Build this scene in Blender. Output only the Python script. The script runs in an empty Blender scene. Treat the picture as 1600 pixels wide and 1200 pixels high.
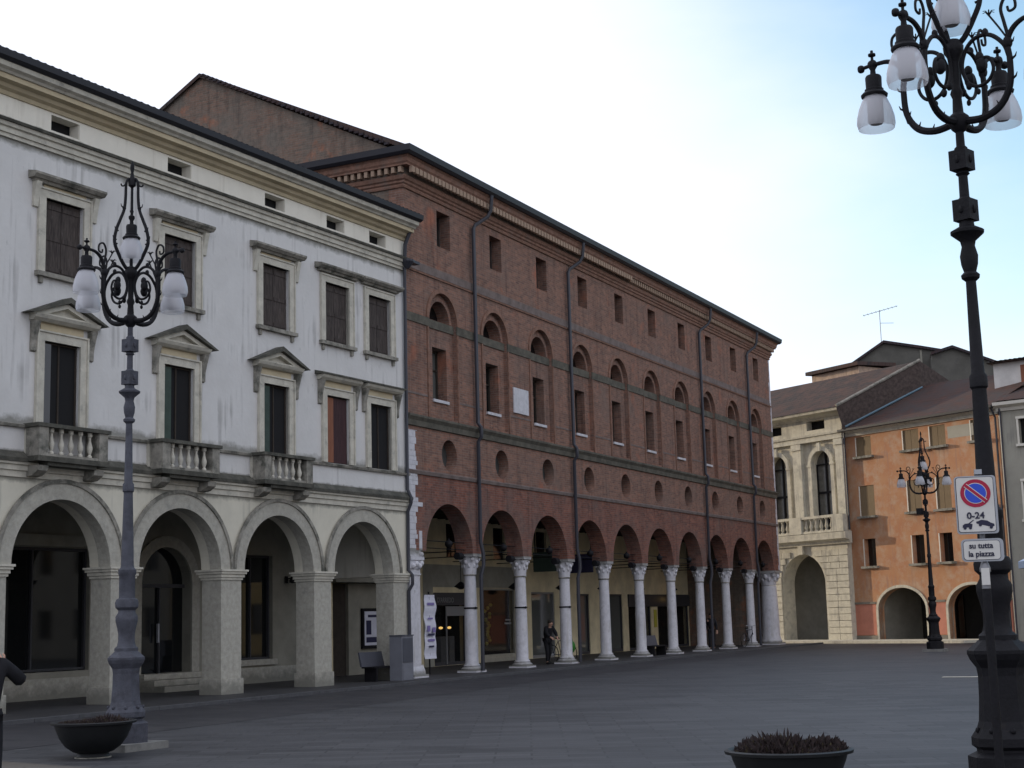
import bpy, bmesh, math, random
from mathutils import Vector, Matrix
from mathutils.geometry import tessellate_polygon
random.seed(7)
S = bpy.context.scene
COL = S.collection
PI = math.pi
R = math.radians

# ------------------------------------------------------------------ camera
def cam():
    yaw, pitch, roll = R(26.35315), R(8.90341), R(-1.56643)
    f = Vector((-math.sin(yaw)*math.cos(pitch), math.cos(yaw)*math.cos(pitch), math.sin(pitch)))
    r = Vector((math.cos(yaw), math.sin(yaw), 0)); u = r.cross(f)
    r2 = r*math.cos(roll)+u*math.sin(roll); u2 = -r*math.sin(roll)+u*math.cos(roll)
    c = bpy.data.cameras.new('camera'); o = bpy.data.objects.new('camera', c); COL.objects.link(o)
    m = Matrix((r2, u2, -f)).transposed().to_4x4(); m.translation = (0, 0, 1.65)
    o.matrix_world = m
    c.sensor_width = 36; c.lens = 2350*36/1600; c.clip_start = .1; c.clip_end = 3000
    S.camera = o
cam()
# ------------------------------------------------------------------ sky, sun, exposure
SUN_EL, SUN_AZ = 10.0, -76.5            # azimuth from +Y, clockwise
def world():
    w = bpy.data.worlds.new('World'); S.world = w; w.use_nodes = True
    nt = w.node_tree; N = nt.nodes; L = nt.links
    bg = N['Background']
    sk = N.new('ShaderNodeTexSky'); sk.sky_type = 'NISHITA'; sk.sun_disc = False
    sk.sun_elevation = R(SUN_EL); sk.sun_rotation = R(SUN_AZ); sk.air_density = 1.0; sk.dust_density = .5; sk.ozone_density = 1.6
    tc = N.new('ShaderNodeTexCoord')
    mp = N.new('ShaderNodeMapping'); mp.inputs['Scale'].default_value = (1.2, 1.2, 3.5); mp.inputs['Rotation'].default_value = (.15, .25, .4)
    L.new(tc.outputs['Generated'], mp.inputs['Vector'])
    no = N.new('ShaderNodeTexNoise'); no.inputs['Scale'].default_value = 1.6; no.inputs['Detail'].default_value = 6; no.inputs['Roughness'].default_value = .55
    L.new(mp.outputs['Vector'], no.inputs['Vector'])
    # thin bright cloud over the whole dome, torn open towards the north-east
    dt = N.new('ShaderNodeVectorMath'); dt.operation = 'DOT_PRODUCT'
    a = R(SUN_AZ); ca, ce = R(16), R(27); dt.inputs[1].default_value = (math.sin(ca)*math.cos(ce), math.cos(ca)*math.cos(ce), math.sin(ce))
    L.new(tc.outputs['Generated'], dt.inputs[0])
    n2 = N.new('ShaderNodeMath'); n2.operation = 'MULTIPLY_ADD'; n2.inputs[1].default_value = .16; n2.inputs[2].default_value = -.08
    L.new(no.outputs['Fac'], n2.inputs[0])
    ad = N.new('ShaderNodeMath'); ad.operation = 'SUBTRACT'; L.new(dt.outputs['Value'], ad.inputs[0]); L.new(n2.outputs[0], ad.inputs[1])
    a2 = N.new('ShaderNodeMapRange'); a2.interpolation_type = 'SMOOTHSTEP'
    a2.inputs[1].default_value = .78; a2.inputs[2].default_value = .95; a2.inputs[3].default_value = 1; a2.inputs[4].default_value = .10
    L.new(ad.outputs[0], a2.inputs[0])
    mx = N.new('ShaderNodeMix'); mx.data_type = 'RGBA'
    mx.inputs[7].default_value = (5.15, 5.4, 6.2, 1)
    tn = N.new('ShaderNodeMix'); tn.data_type = 'RGBA'; tn.blend_type = 'MULTIPLY'; tn.inputs[0].default_value = 1; tn.inputs[7].default_value = (1.45, 1.62, 1.60, 1)
    L.new(sk.outputs[0], tn.inputs[6])
    L.new(a2.outputs[0], mx.inputs[0]); L.new(tn.outputs[2], mx.inputs[6])
    L.new(mx.outputs[2], bg.inputs['Color'])
    bg.inputs['Strength'].default_value = .15
    l = bpy.data.lights.new('sun', 'SUN'); l.energy = 2.8; l.angle = R(.5); l.color = (1, .84, .62)
    o = bpy.data.objects.new('sun', l); COL.objects.link(o)
    e = R(SUN_EL); d = Vector((math.sin(a)*math.cos(e), math.cos(a)*math.cos(e), math.sin(e)))
    o.rotation_euler = d.to_track_quat('Z', 'Y').to_euler()
world()
S.view_settings.view_transform = 'Standard'; S.view_settings.look = 'None'
S.view_settings.exposure = 0.45; S.view_settings.gamma = 1
S.render.engine = 'CYCLES'

# ------------------------------------------------------------------ materials
MATS = {}
def mat(name, col, rough=.8, *a, **k):
    return mat_(name, col, rough, *a, **k)
def mat_(name, col, rough=.8, noise=0, nscale=3.0, col2=None, metal=0, bump=0, bscale=20, spec=.3, stretch=(1, 1, 1), grime=None, glow=None, streak=None, stains=()):
    """principled with a large-scale colour variation, optional fine grain and bump"""
    if name in MATS: return MATS[name]
    m = bpy.data.materials.new(name); m.use_nodes = True; nt = m.node_tree; N = nt.nodes; L = nt.links
    b = N['Principled BSDF']; b.inputs['Roughness'].default_value = rough; b.inputs['Metallic'].default_value = metal
    b.inputs['Specular IOR Level'].default_value = spec
    b.inputs['Base Color'].default_value = (*col, 1)
    tc = N.new('ShaderNodeTexCoord'); mp = N.new('ShaderNodeMapping'); mp.inputs['Scale'].default_value = stretch
    L.new(tc.outputs['Object'], mp.inputs['Vector'])
    if noise:
        no = N.new('ShaderNodeTexNoise'); no.inputs['Scale'].default_value = nscale; no.inputs['Detail'].default_value = 8; no.inputs['Roughness'].default_value = .65
        L.new(mp.outputs[0], no.inputs['Vector'])
        cr = N.new('ShaderNodeValToRGB'); e = cr.color_ramp.elements
        c2 = col2 or tuple(c*(1-noise) for c in col)
        e[0].position = .36; e[1].position = .66; e[0].color = (*c2, 1); e[1].color = (*col, 1)
        L.new(no.outputs['Fac'], cr.inputs[0]); out = cr.outputs[0]
        if grime:
            n3 = N.new('ShaderNodeTexNoise'); n3.inputs['Scale'].default_value = grime[1]; n3.inputs['Detail'].default_value = 10; n3.inputs['Roughness'].default_value = .7
            mp3 = N.new('ShaderNodeMapping'); mp3.inputs['Scale'].default_value = grime[3] if len(grime) > 3 else (1, 1, 1)
            L.new(tc.outputs['Object'], mp3.inputs['Vector']); L.new(mp3.outputs[0], n3.inputs['Vector'])
            r3 = N.new('ShaderNodeValToRGB'); r3.color_ramp.elements[0].position = grime[2]; r3.color_ramp.elements[1].position = grime[2]+.16
            L.new(n3.outputs['Fac'], r3.inputs[0])
            m3 = N.new('ShaderNodeMix'); m3.data_type = 'RGBA'; m3.inputs[7].default_value = (*grime[0], 1)
            L.new(r3.outputs[0], m3.inputs[0]); L.new(out, m3.inputs[6]); out = m3.outputs[2]
        if streak:                      # rain streaks: long vertical runs, broken up
            ms = N.new('ShaderNodeMapping'); ms.inputs['Scale'].default_value = (7, 7, .35); L.new(tc.outputs['Object'], ms.inputs['Vector'])
            n4 = N.new('ShaderNodeTexNoise'); n4.inputs['Scale'].default_value = 1; n4.inputs['Detail'].default_value = 6; L.new(ms.outputs[0], n4.inputs['Vector'])
            n6 = N.new('ShaderNodeTexNoise'); n6.inputs['Scale'].default_value = .9; n6.inputs['Detail'].default_value = 4; L.new(tc.outputs['Object'], n6.inputs['Vector'])
            mu = N.new('ShaderNodeMath'); mu.operation = 'MULTIPLY'; L.new(n4.outputs['Fac'], mu.inputs[0]); L.new(n6.outputs['Fac'], mu.inputs[1])
            r4 = N.new('ShaderNodeValToRGB'); r4.color_ramp.elements[0].position = .29; r4.color_ramp.elements[1].position = .42; L.new(mu.outputs[0], r4.inputs[0])
            m4 = N.new('ShaderNodeMix'); m4.data_type = 'RGBA'; m4.inputs[7].default_value = (*streak, 1); L.new(r4.outputs[0], m4.inputs[0]); L.new(out, m4.inputs[6]); out = m4.outputs[2]
        for (z0, hh, sc) in stains:     # grime with a ragged edge reaching from a ledge at z0
            se = N.new('ShaderNodeSeparateXYZ'); L.new(tc.outputs['Object'], se.inputs[0])
            mr = N.new('ShaderNodeMapRange'); mr.inputs[1].default_value = z0; mr.inputs[2].default_value = z0+hh; mr.inputs[3].default_value = 1; mr.inputs[4].default_value = 0; L.new(se.outputs[2], mr.inputs[0])
            lo = N.new('ShaderNodeMath'); lo.operation = 'GREATER_THAN' if hh > 0 else 'LESS_THAN'; lo.inputs[1].default_value = z0; L.new(se.outputs[2], lo.inputs[0])
            n7 = N.new('ShaderNodeTexNoise'); n7.inputs['Scale'].default_value = sc; n7.inputs['Detail'].default_value = 8; n7.inputs['Roughness'].default_value = .7; L.new(tc.outputs['Object'], n7.inputs['Vector'])
            s1 = N.new('ShaderNodeMath'); s1.operation = 'ADD'; L.new(mr.outputs[0], s1.inputs[0]); L.new(n7.outputs['Fac'], s1.inputs[1])
            s2 = N.new('ShaderNodeMapRange'); s2.inputs[1].default_value = 1.0; s2.inputs[2].default_value = 1.35; s2.inputs[4].default_value = .8; L.new(s1.outputs[0], s2.inputs[0])
            s3 = N.new('ShaderNodeMath'); s3.operation = 'MULTIPLY'; L.new(s2.outputs[0], s3.inputs[0]); L.new(lo.outputs[0], s3.inputs[1])
            m5 = N.new('ShaderNodeMix'); m5.data_type = 'RGBA'; m5.inputs[7].default_value = (.17, .165, .14, 1); L.new(s3.outputs[0], m5.inputs[0]); L.new(out, m5.inputs[6]); out = m5.outputs[2]
        L.new(out, b.inputs['Base Color'])
    if bump:
        nb = N.new('ShaderNodeTexNoise'); nb.inputs['Scale'].default_value = bscale; nb.inputs['Detail'].default_value = 5
        L.new(tc.outputs['Object'], nb.inputs['Vector'])
        bp = N.new('ShaderNodeBump'); bp.inputs['Strength'].default_value = bump; bp.inputs['Distance'].default_value = .02
        L.new(nb.outputs['Fac'], bp.inputs['Height']); L.new(bp.outputs[0], b.inputs['Normal'])
    if glow:
        b.inputs['Emission Color'].default_value = (*col, 1); b.inputs['Emission Strength'].default_value = glow
    MATS[name] = m; return m

def brick(name, c1, c2, cm, patch, patch_at=.5, warm=None, warm_at=.55):
    m = bpy.data.materials.new(name); m.use_nodes = True; nt = m.node_tree; N = nt.nodes; L = nt.links
    b = N['Principled BSDF']; b.inputs['Roughness'].default_value = .92; b.inputs['Specular IOR Level'].default_value = .15
    tc = N.new('ShaderNodeTexCoord'); sp = N.new('ShaderNodeSeparateXYZ'); L.new(tc.outputs['Object'], sp.inputs[0])
    ad = N.new('ShaderNodeMath'); ad.operation = 'ADD'; L.new(sp.outputs[0], ad.inputs[0]); L.new(sp.outputs[1], ad.inputs[1])
    cb = N.new('ShaderNodeCombineXYZ'); L.new(ad.outputs[0], cb.inputs[0]); L.new(sp.outputs[2], cb.inputs[1])
    br = N.new('ShaderNodeTexBrick'); br.inputs['Scale'].default_value = 1; br.inputs['Brick Width'].default_value = .27
    br.inputs['Row Height'].default_value = .075; br.inputs['Mortar Size'].default_value = .008; br.inputs['Mortar Smooth'].default_value = .3
    br.inputs['Color1'].default_value = (*c1, 1); br.inputs['Color2'].default_value = (*c2, 1); br.inputs['Mortar'].default_value = (*cm, 1)
    L.new(cb.outputs[0], br.inputs['Vector'])
    def ns(sc, lo, hi, det=8, rough=.7):
        n = N.new('ShaderNodeTexNoise'); n.inputs['Scale'].default_value = sc; n.inputs['Detail'].default_value = det; n.inputs['Roughness'].default_value = rough
        L.new(tc.outputs['Object'], n.inputs['Vector'])
        r = N.new('ShaderNodeValToRGB'); r.color_ramp.elements[0].position = lo; r.color_ramp.elements[1].position = hi
        L.new(n.outputs['Fac'], r.inputs[0]); return r.outputs[0]
    def mix(fac, a, c):
        x = N.new('ShaderNodeMix'); x.data_type = 'RGBA'; L.new(fac, x.inputs[0]); L.new(a, x.inputs[6]); x.inputs[7].default_value = (*c, 1); return x.outputs[2]
    o = mix(ns(.55, patch_at, patch_at+.22), br.outputs['Color'], patch)
    if warm: o = mix(ns(.9, warm_at, warm_at+.12, 6, .6), o, warm)
    # single odd bricks: chips and pale stones
    f = ns(9, .66, .70, 3); o = mix(f, o, tuple(x*1.5 for x in patch))
    mu = N.new('ShaderNodeMix'); mu.data_type = 'RGBA'; mu.blend_type = 'MULTIPLY'; mu.inputs[0].default_value = .8
    n5 = N.new('ShaderNodeTexNoise'); n5.inputs['Scale'].default_value = 5; n5.inputs['Detail'].default_value = 10; n5.inputs['Roughness'].default_value = .8
    L.new(tc.outputs['Object'], n5.inputs['Vector'])
    r5 = N.new('ShaderNodeValToRGB'); r5.color_ramp.elements[0].position = .3; r5.color_ramp.elements[1].position = .7
    r5.color_ramp.elements[0].color = (.55, .55, .58, 1); r5.color_ramp.elements[1].color = (1.25, 1.22, 1.2, 1)
    L.new(n5.outputs['Fac'], r5.inputs[0]); L.new(o, mu.inputs[6]); L.new(r5.outputs[0], mu.inputs[7])
    ms = N.new('ShaderNodeMapping'); ms.inputs['Scale'].default_value = (3.2, 3.2, .28); L.new(tc.outputs['Object'], ms.inputs['Vector'])
    n8 = N.new('ShaderNodeTexNoise'); n8.inputs['Scale'].default_value = 1; n8.inputs['Detail'].default_value = 8; n8.inputs['Roughness'].default_value = .7; L.new(ms.outputs[0], n8.inputs['Vector'])
    r8 = N.new('ShaderNodeValToRGB'); r8.color_ramp.elements[0].position = .50; r8.color_ramp.elements[1].position = .68
    r8.color_ramp.elements[0].color = (1, 1, 1, 1); r8.color_ramp.elements[1].color = (.62, .62, .64, 1); L.new(n8.outputs['Fac'], r8.inputs[0])
    m8 = N.new('ShaderNodeMix'); m8.data_type = 'RGBA'; m8.blend_type = 'MULTIPLY'; m8.inputs[0].default_value = 1; L.new(mu.outputs[2], m8.inputs[6]); L.new(r8.outputs[0], m8.inputs[7])
    L.new(m8.outputs[2], b.inputs['Base Color'])
    bp = N.new('ShaderNodeBump'); bp.inputs['Strength'].default_value = .5; bp.inputs['Distance'].default_value = .01
    L.new(br.outputs['Fac'], bp.inputs['Height']); bp.invert = True; L.new(bp.outputs[0], b.inputs['Normal'])
    MATS[name] = m; return m

def glassmat(name, tint=(.02, .022, .025), trans=0):
    m = bpy.data.materials.new(name); m.use_nodes = True; nt = m.node_tree; N = nt.nodes; L = nt.links
    b = N['Principled BSDF']; b.inputs['Base Color'].default_value = (*tint, 1); b.inputs['Roughness'].default_value = .04
    b.inputs['Specular IOR Level'].default_value = .6
    if trans:
        out = N['Material Output']; tr = N.new('ShaderNodeBsdfTransparent'); mx = N.new('ShaderNodeMixShader'); mx.inputs[0].default_value = trans
        L.new(b.outputs[0], mx.inputs[1]); L.new(tr.outputs[0], mx.inputs[2]); L.new(mx.outputs[0], out.inputs['Surface'])
    MATS[name] = m; return m

def tilemat(name, c1, c2, c3):
    """old clay roof tiles: rows and columns"""
    m = bpy.data.materials.new(name); m.use_nodes = True; nt = m.node_tree; N = nt.nodes; L = nt.links
    b = N['Principled BSDF']; b.inputs['Roughness'].default_value = .9; b.inputs['Specular IOR Level'].default_value = .1
    tc = N.new('ShaderNodeTexCoord')
    br = N.new('ShaderNodeTexBrick'); br.offset = 0; br.inputs['Scale'].default_value = 1; br.inputs['Brick Width'].default_value = .2; br.inputs['Row Height'].default_value = .32
    br.inputs['Mortar Size'].default_value = .02; br.inputs['Color1'].default_value = (*c1, 1); br.inputs['Color2'].default_value = (*c2, 1); br.inputs['Mortar'].default_value = (.02, .017, .016, 1)
    L.new(tc.outputs['Object'], br.inputs['Vector'])
    n = N.new('ShaderNodeTexNoise'); n.inputs['Scale'].default_value = 1.2; n.inputs['Detail'].default_value = 8; n.inputs['Roughness'].default_value = .75; L.new(tc.outputs['Object'], n.inputs['Vector'])
    r = N.new('ShaderNodeValToRGB'); r.color_ramp.elements[0].position = .42; r.color_ramp.elements[1].position = .62; L.new(n.outputs['Fac'], r.inputs[0])
    x = N.new('ShaderNodeMix'); x.data_type = 'RGBA'; L.new(r.outputs[0], x.inputs[0]); L.new(br.outputs['Color'], x.inputs[6]); x.inputs[7].default_value = (*c3, 1)
    L.new(x.outputs[2], b.inputs['Base Color'])
    MATS[name] = m; return m

def pavemat(name, base, dark, light, bw, bh, rot=0, mort=.012):
    m = bpy.data.materials.new(name); m.use_nodes = True; nt = m.node_tree; N = nt.nodes; L = nt.links
    b = N['Principled BSDF']; b.inputs['Roughness'].default_value = .62; b.inputs['Specular IOR Level'].default_value = .35
    tc = N.new('ShaderNodeTexCoord'); mp = N.new('ShaderNodeMapping'); mp.inputs['Rotation'].default_value = (0, 0, rot); L.new(tc.outputs['Object'], mp.inputs[0])
    br = N.new('ShaderNodeTexBrick'); br.inputs['Scale'].default_value = 1; br.inputs['Brick Width'].default_value = bw; br.inputs['Row Height'].default_value = bh
    br.inputs['Mortar Size'].default_value = mort; br.inputs['Color1'].default_value = (*base, 1); br.inputs['Color2'].default_value = (*light, 1); br.inputs['Mortar'].default_value = (*dark, 1)
    L.new(mp.outputs[0], br.inputs['Vector'])
    def ns(sc, lo, hi, st=(1, 1, 1)):
        m2 = N.new('ShaderNodeMapping'); m2.inputs['Rotation'].default_value = (0, 0, rot); m2.inputs['Scale'].default_value = st; L.new(tc.outputs['Object'], m2.inputs[0])
        n = N.new('ShaderNodeTexNoise'); n.inputs['Scale'].default_value = sc; n.inputs['Detail'].default_value = 8; n.inputs['Roughness'].default_value = .65
        L.new(m2.outputs[0], n.inputs['Vector'])
        r = N.new('ShaderNodeValToRGB'); r.color_ramp.elements[0].position = lo; r.color_ramp.elements[1].position = hi
        L.new(n.outputs['Fac'], r.inputs[0]); return r.outputs[0]
    def mix(fac, a, c, amt=1):
        x = N.new('ShaderNodeMix'); x.data_type = 'RGBA'
        mm = N.new('ShaderNodeMath'); mm.operation = 'MULTIPLY'; mm.inputs[1].default_value = amt; L.new(fac, mm.inputs[0])
        L.new(mm.outputs[0], x.inputs[0]); L.new(a, x.inputs[6]); x.inputs[7].default_value = (*c, 1); return x.outputs[2]
    # second, offset course pattern gives single slabs their own tone
    b2 = N.new('ShaderNodeTexBrick'); b2.inputs['Scale'].default_value = 1; b2.inputs['Brick Width'].default_value = bw; b2.inputs['Row Height'].default_value = bh; b2.inputs['Mortar Size'].default_value = 0
    b2.inputs['Color1'].default_value = (.80, .80, .82, 1); b2.inputs['Color2'].default_value = (1.22, 1.21, 1.19, 1); b2.inputs['Bias'].default_value = -.1; L.new(mp.outputs[0], b2.inputs['Vector'])
    ml = N.new('ShaderNodeMix'); ml.data_type = 'RGBA'; ml.blend_type = 'MULTIPLY'; ml.inputs[0].default_value = 1; L.new(br.outputs['Color'], ml.inputs[6]); L.new(b2.outputs['Color'], ml.inputs[7])
    o = mix(ns(.22, .42, .62), ml.outputs[2], light, .75)
    o = mix(ns(.9, .52, .66, (.35, 1.2, 1)), o, dark, .75)
    o = mix(ns(3.5, .56, .68, (.4, 1.5, 1)), o, light, .5)
    o = mix(ns(20, .35, .75), o, dark, .4)
    L.new(o, b.inputs['Base Color'])
    bp = N.new('ShaderNodeBump'); bp.inputs['Strength'].default_value = .35; bp.inputs['Distance'].default_value = .006; bp.invert = True
    L.new(br.outputs['Fac'], bp.inputs['Height']); L.new(bp.outputs[0], b.inputs['Normal'])
    MATS[name] = m; return m

brick('brick_upper', (.29, .155, .11), (.175, .105, .082), (.24, .19, .16), (.20, .145, .12), .50, (.33, .145, .095), .58)
brick('brick_arcade', (.27, .115, .08), (.16, .075, .058), (.20, .15, .13), (.155, .115, .10), .47)
brick('brick_side', (.24, .145, .105), (.15, .11, .085), (.2, .18, .15), (.17, .15, .125), .40, (.34, .15, .09), .58)
brick('brick_pale', (.50, .36, .25), (.42, .30, .22), (.42, .36, .30), (.38, .30, .25), .5)
mat('dentil_brick', (.33, .235, .17), .9)
mat('brick_trim', (.28, .155, .11), .9, .45, 6, grime=((.15, .11, .09), 3, .52))
mat('band_stone', (.135, .125, .10), .95, .45, 2.5, bump=.3, grime=((.07, .068, .055), 3, .5))
mat('band_grey', (.20, .16, .145), .95, .4, 2.5)
mat('white_marble', (.62, .61, .64), .6, .25, 5, grime=((.26, .25, .245), 5, .57), bump=.3, streak=(.42, .40, .39), stains=[(.1, .5, 5), (3.8, -.55, 5)])
mat('plaster_lavender', (.63, .62, .60), .93, .12, .9, col2=(.56, .55, .53), grime=((.38, .375, .36), 3.2, .61, (1, 1, .6)), bump=.35, bscale=9, streak=(.41, .40, .385), stains=[(5.99, .40, 3.5), (5.38, .14, 4), (12.06, -.35, 3)])
mat('plaster_cream', (.78, .74, .64), .93, .1, 1.2, grime=((.68, .63, .53), 2, .62, (1, 1, .4)), streak=(.60, .56, .47), stains=[(12.48, .12, 4)])
mat('plaster_ground', (.63, .595, .49), .93, .12, 1.2, grime=((.48, .45, .38), 2, .6, (1, 1, .5)), streak=(.44, .42, .35), stains=[(4.86, -.25, 4)])
mat('cornice_ochre', (.56, .475, .32), .9, .18, 2, grime=((.45, .35, .22), 2, .58, (.3, 1, 1)))
mat('stone_cream', (.57, .54, .455), .85, .25, 4, grime=((.26, .25, .22), 3, .56), bump=.2)
mat('stone_pier', (.43, .41, .35), .85, .25, 9, grime=((.27, .265, .235), 5, .55), stains=[(.05, .8, 4)], bump=.35, bscale=30)
mat('stone_weathered', (.33, .31, .265), .92, .4, 4, grime=((.09, .09, .075), 2.4, .47), bump=.3)
mat('stone_lichen', (.12, .115, .095), .95, .5, 3, grime=((.05, .05, .042), 4, .48), bump=.4)
mat('iron', (.009, .0085, .011), .65, .4, 9, spec=.22, grime=((.022, .018, .016), 8, .6), bump=.25, bscale=40)
mat('iron_grey', (.080, .083, .102), .7, .35, 6, grime=((.045, .045, .055), 7, .5), spec=.25, bump=.3, bscale=40)
mat('gutter_dark', (.022, .022, .028), .55)
mat('pipe_dark', (.035, .036, .046), .5, spec=.4)
mat('zinc', (.45, .46, .50), .4, .15, 3, metal=.3)
mat('wood_shutter', (.085, .07, .062), .9, .5, 5, col2=(.035, .028, .026), stretch=(6, 6, .6), grime=((.17, .15, .14), 4, .60, (4, 4, .5)))
mat('wood_green', (.05, .075, .06), .7, .3, 4)
mat('wood_red', (.26, .10, .055), .7, .3, 4, stretch=(5, 5, .5))
mat('wood_maroon', (.06, .028, .03), .8, .4, 5, stretch=(5, 5, .5))
mat('wood_pale', (.21, .15, .085), .8, .3, 6, stretch=(5, 5, .6))
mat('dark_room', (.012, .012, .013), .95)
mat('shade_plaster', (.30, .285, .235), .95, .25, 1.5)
mat('inner_cream', (.78, .68, .45), .95, .25, 1.2, grime=((.5, .45, .33), 2, .64))
mat('inner_grey', (.34, .33, .28), .95, .3, 1.2)
mat('beam_wood', (.05, .04, .032), .9, .3, 5)
mat('shop_frame', (.05, .05, .055), .5)
mat('shop_steel', (.22, .22, .22), .5)
mat('shop_stone', (.36, .34, .28), .7, .2, 5)
mat('paper_white', (.62, .62, .70), .8, .1, 4)
mat('ink_purple', (.20, .16, .36), .8)
mat('ink_dark', (.03, .03, .07), .8)
mat('orange_plaster', (.45, .25, .135), .95, .25, 1.1, col2=(.41, .19, .10), grime=((.45, .31, .215), 1.3, .47), bump=.3, streak=(.34, .20, .14))
mat('pink_plaster', (.52, .215, .15), .95, .2, 1.5)
mat('loggia_stone', (.60, .565, .46), .85, .22, 2.5, grime=((.36, .34, .29), 2.2, .52), bump=.3, streak=(.34, .32, .27))
mat('grey_plaster', (.38, .36, .30), .95, .15, 1, grime=((.27, .26, .23), 2, .58), streak=(.25, .24, .21))
mat('gable_plaster', (.24, .22, .18), .95, .3, .8)
mat('gable_shaded', (.125, .12, .105), .95, .3, .8, grime=((.08, .075, .07), 1.5, .55))  # darker copy of gable_plaster, the gable's shade put into its colour
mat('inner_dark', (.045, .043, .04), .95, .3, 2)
mat('white_render', (.62, .60, .57), .95, .2, 1.5, grime=((.50, .16, .10), 1.6, .63))
mat('yellow_plaster', (.62, .46, .22), .95, .15, 1)
mat('kerb_stone', (.085, .085, .09), .8, .3, 4)
mat('kerb_pale', (.22, .215, .20), .85, .3, 5, grime=((.12, .12, .115), 4, .52))
mat('asphalt', (.045, .044, .048), .85, .4, .8, col2=(.036, .035, .038), bump=.2, bscale=60)
mat('portico_floor', (.045, .043, .044), .6, .3, 2)
mat('soil', (.03, .022, .018), .95)
mat('planter_iron', (.011, .012, .013), .55, .3, 6)
mat('leaf_dark', (.045, .028, .026), .8, .5, 30, col2=(.022, .018, .018))
mat('leaf_olive', (.07, .055, .025), .8, .4, 30)
mat('sign_white', (.62, .60, .56), .45, .1, 5)
mat('sign_back', (.33, .34, .36), .4, metal=.5)
mat('sign_red', (.36, .012, .045), .45)
mat('sign_blue', (.03, .075, .50), .45)
mat('sign_black', (.02, .02, .045), .5)
mat('steel_pole', (.22, .22, .23), .45, .2, 6, metal=.4)
mat('cloth_black', (.012, .012, .015), .9, .3, 20)
mat('cloth_navy', (.014, .016, .03), .9)
mat('cloth_grey', (.05, .05, .055), .9)
mat('skin', (.42, .25, .18), .6)
mat('hair_dark', (.02, .014, .01), .7)
mat('bag_green', (.03, .16, .02), .6)
mat('rubber', (.012, .012, .012), .8)
mat('parasol_cloth', (.42, .50, .62), .8)
mat('box_grey', (.17, .175, .20), .55, .15, 3)
mat('box_dark', (.075, .078, .095), .55, .15, 3)
mat('slate_blue', (.11, .18, .23), .6)
mat('lamp_glow', (1, .62, .18), .5, glow=1.2)
mat('gold_cloth', (.45, .42, .06), .7); mat('orange_cloth', (.60, .28, .10), .7)
mat('hole_dark', (.075, .078, .075), .9, .3, 3)
mat('glazed_block', (.16, .165, .16), .35, .15, 2)
glassmat('glass_dark', (.008, .009, .010))
mat('pane_curtain', (.15, .15, .14), .18, .3, 4)
mat('tile_rough', (.09, .068, .06), .95, .5, 6, bump=.4, bscale=8); glassmat('glass_grey', (.10, .105, .10)); glassmat('glass_shop', (.02, .02, .02), .72)
tilemat('tile_brown', (.068, .055, .05), (.048, .042, .042), (.085, .052, .043))
tilemat('tile_dark', (.045, .042, .048), (.035, .033, .04), (.06, .04, .04))
tilemat('tile_red', (.105, .056, .046), (.075, .048, .042), (.055, .048, .048))
pavemat('piazza_stone', (.034, .034, .037), (.016, .016, .018), (.055, .055, .059), .9, .3, R(-26), .014)
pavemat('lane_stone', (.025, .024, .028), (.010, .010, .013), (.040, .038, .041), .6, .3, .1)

def lampglass():
    m = bpy.data.materials.new('lamp_glass'); m.use_nodes = True; nt = m.node_tree; N = nt.nodes; L = nt.links
    b = N['Principled BSDF']; b.inputs['Base Color'].default_value = (.72, .72, .76, 1); b.inputs['Roughness'].default_value = .25
    b.inputs['Specular IOR Level'].default_value = .5
    out = N['Material Output']
    tl = N.new('ShaderNodeBsdfTranslucent'); tl.inputs[0].default_value = (.75, .76, .80, 1)
    tr = N.new('ShaderNodeBsdfTransparent')
    m1 = N.new('ShaderNodeMixShader'); m1.inputs[0].default_value = .35; L.new(b.outputs[0], m1.inputs[1]); L.new(tl.outputs[0], m1.inputs[2])
    fr = N.new('ShaderNodeLayerWeight'); fr.inputs[0].default_value = .35
    mm = N.new('ShaderNodeMapRange'); mm.inputs[1].default_value = 0; mm.inputs[2].default_value = 1; mm.inputs[3].default_value = .45; mm.inputs[4].default_value = .04
    L.new(fr.outputs['Facing'], mm.inputs[0])
    m2 = N.new('ShaderNodeMixShader'); L.new(mm.outputs[0], m2.inputs[0]); L.new(m1.outputs[0], m2.inputs[1]); L.new(tr.outputs[0], m2.inputs[2])
    L.new(m2.outputs[0], out.inputs['Surface']); MATS['lamp_glass'] = m
lampglass()
mat('lamp_core', (.33, .31, .30), .5)

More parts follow.
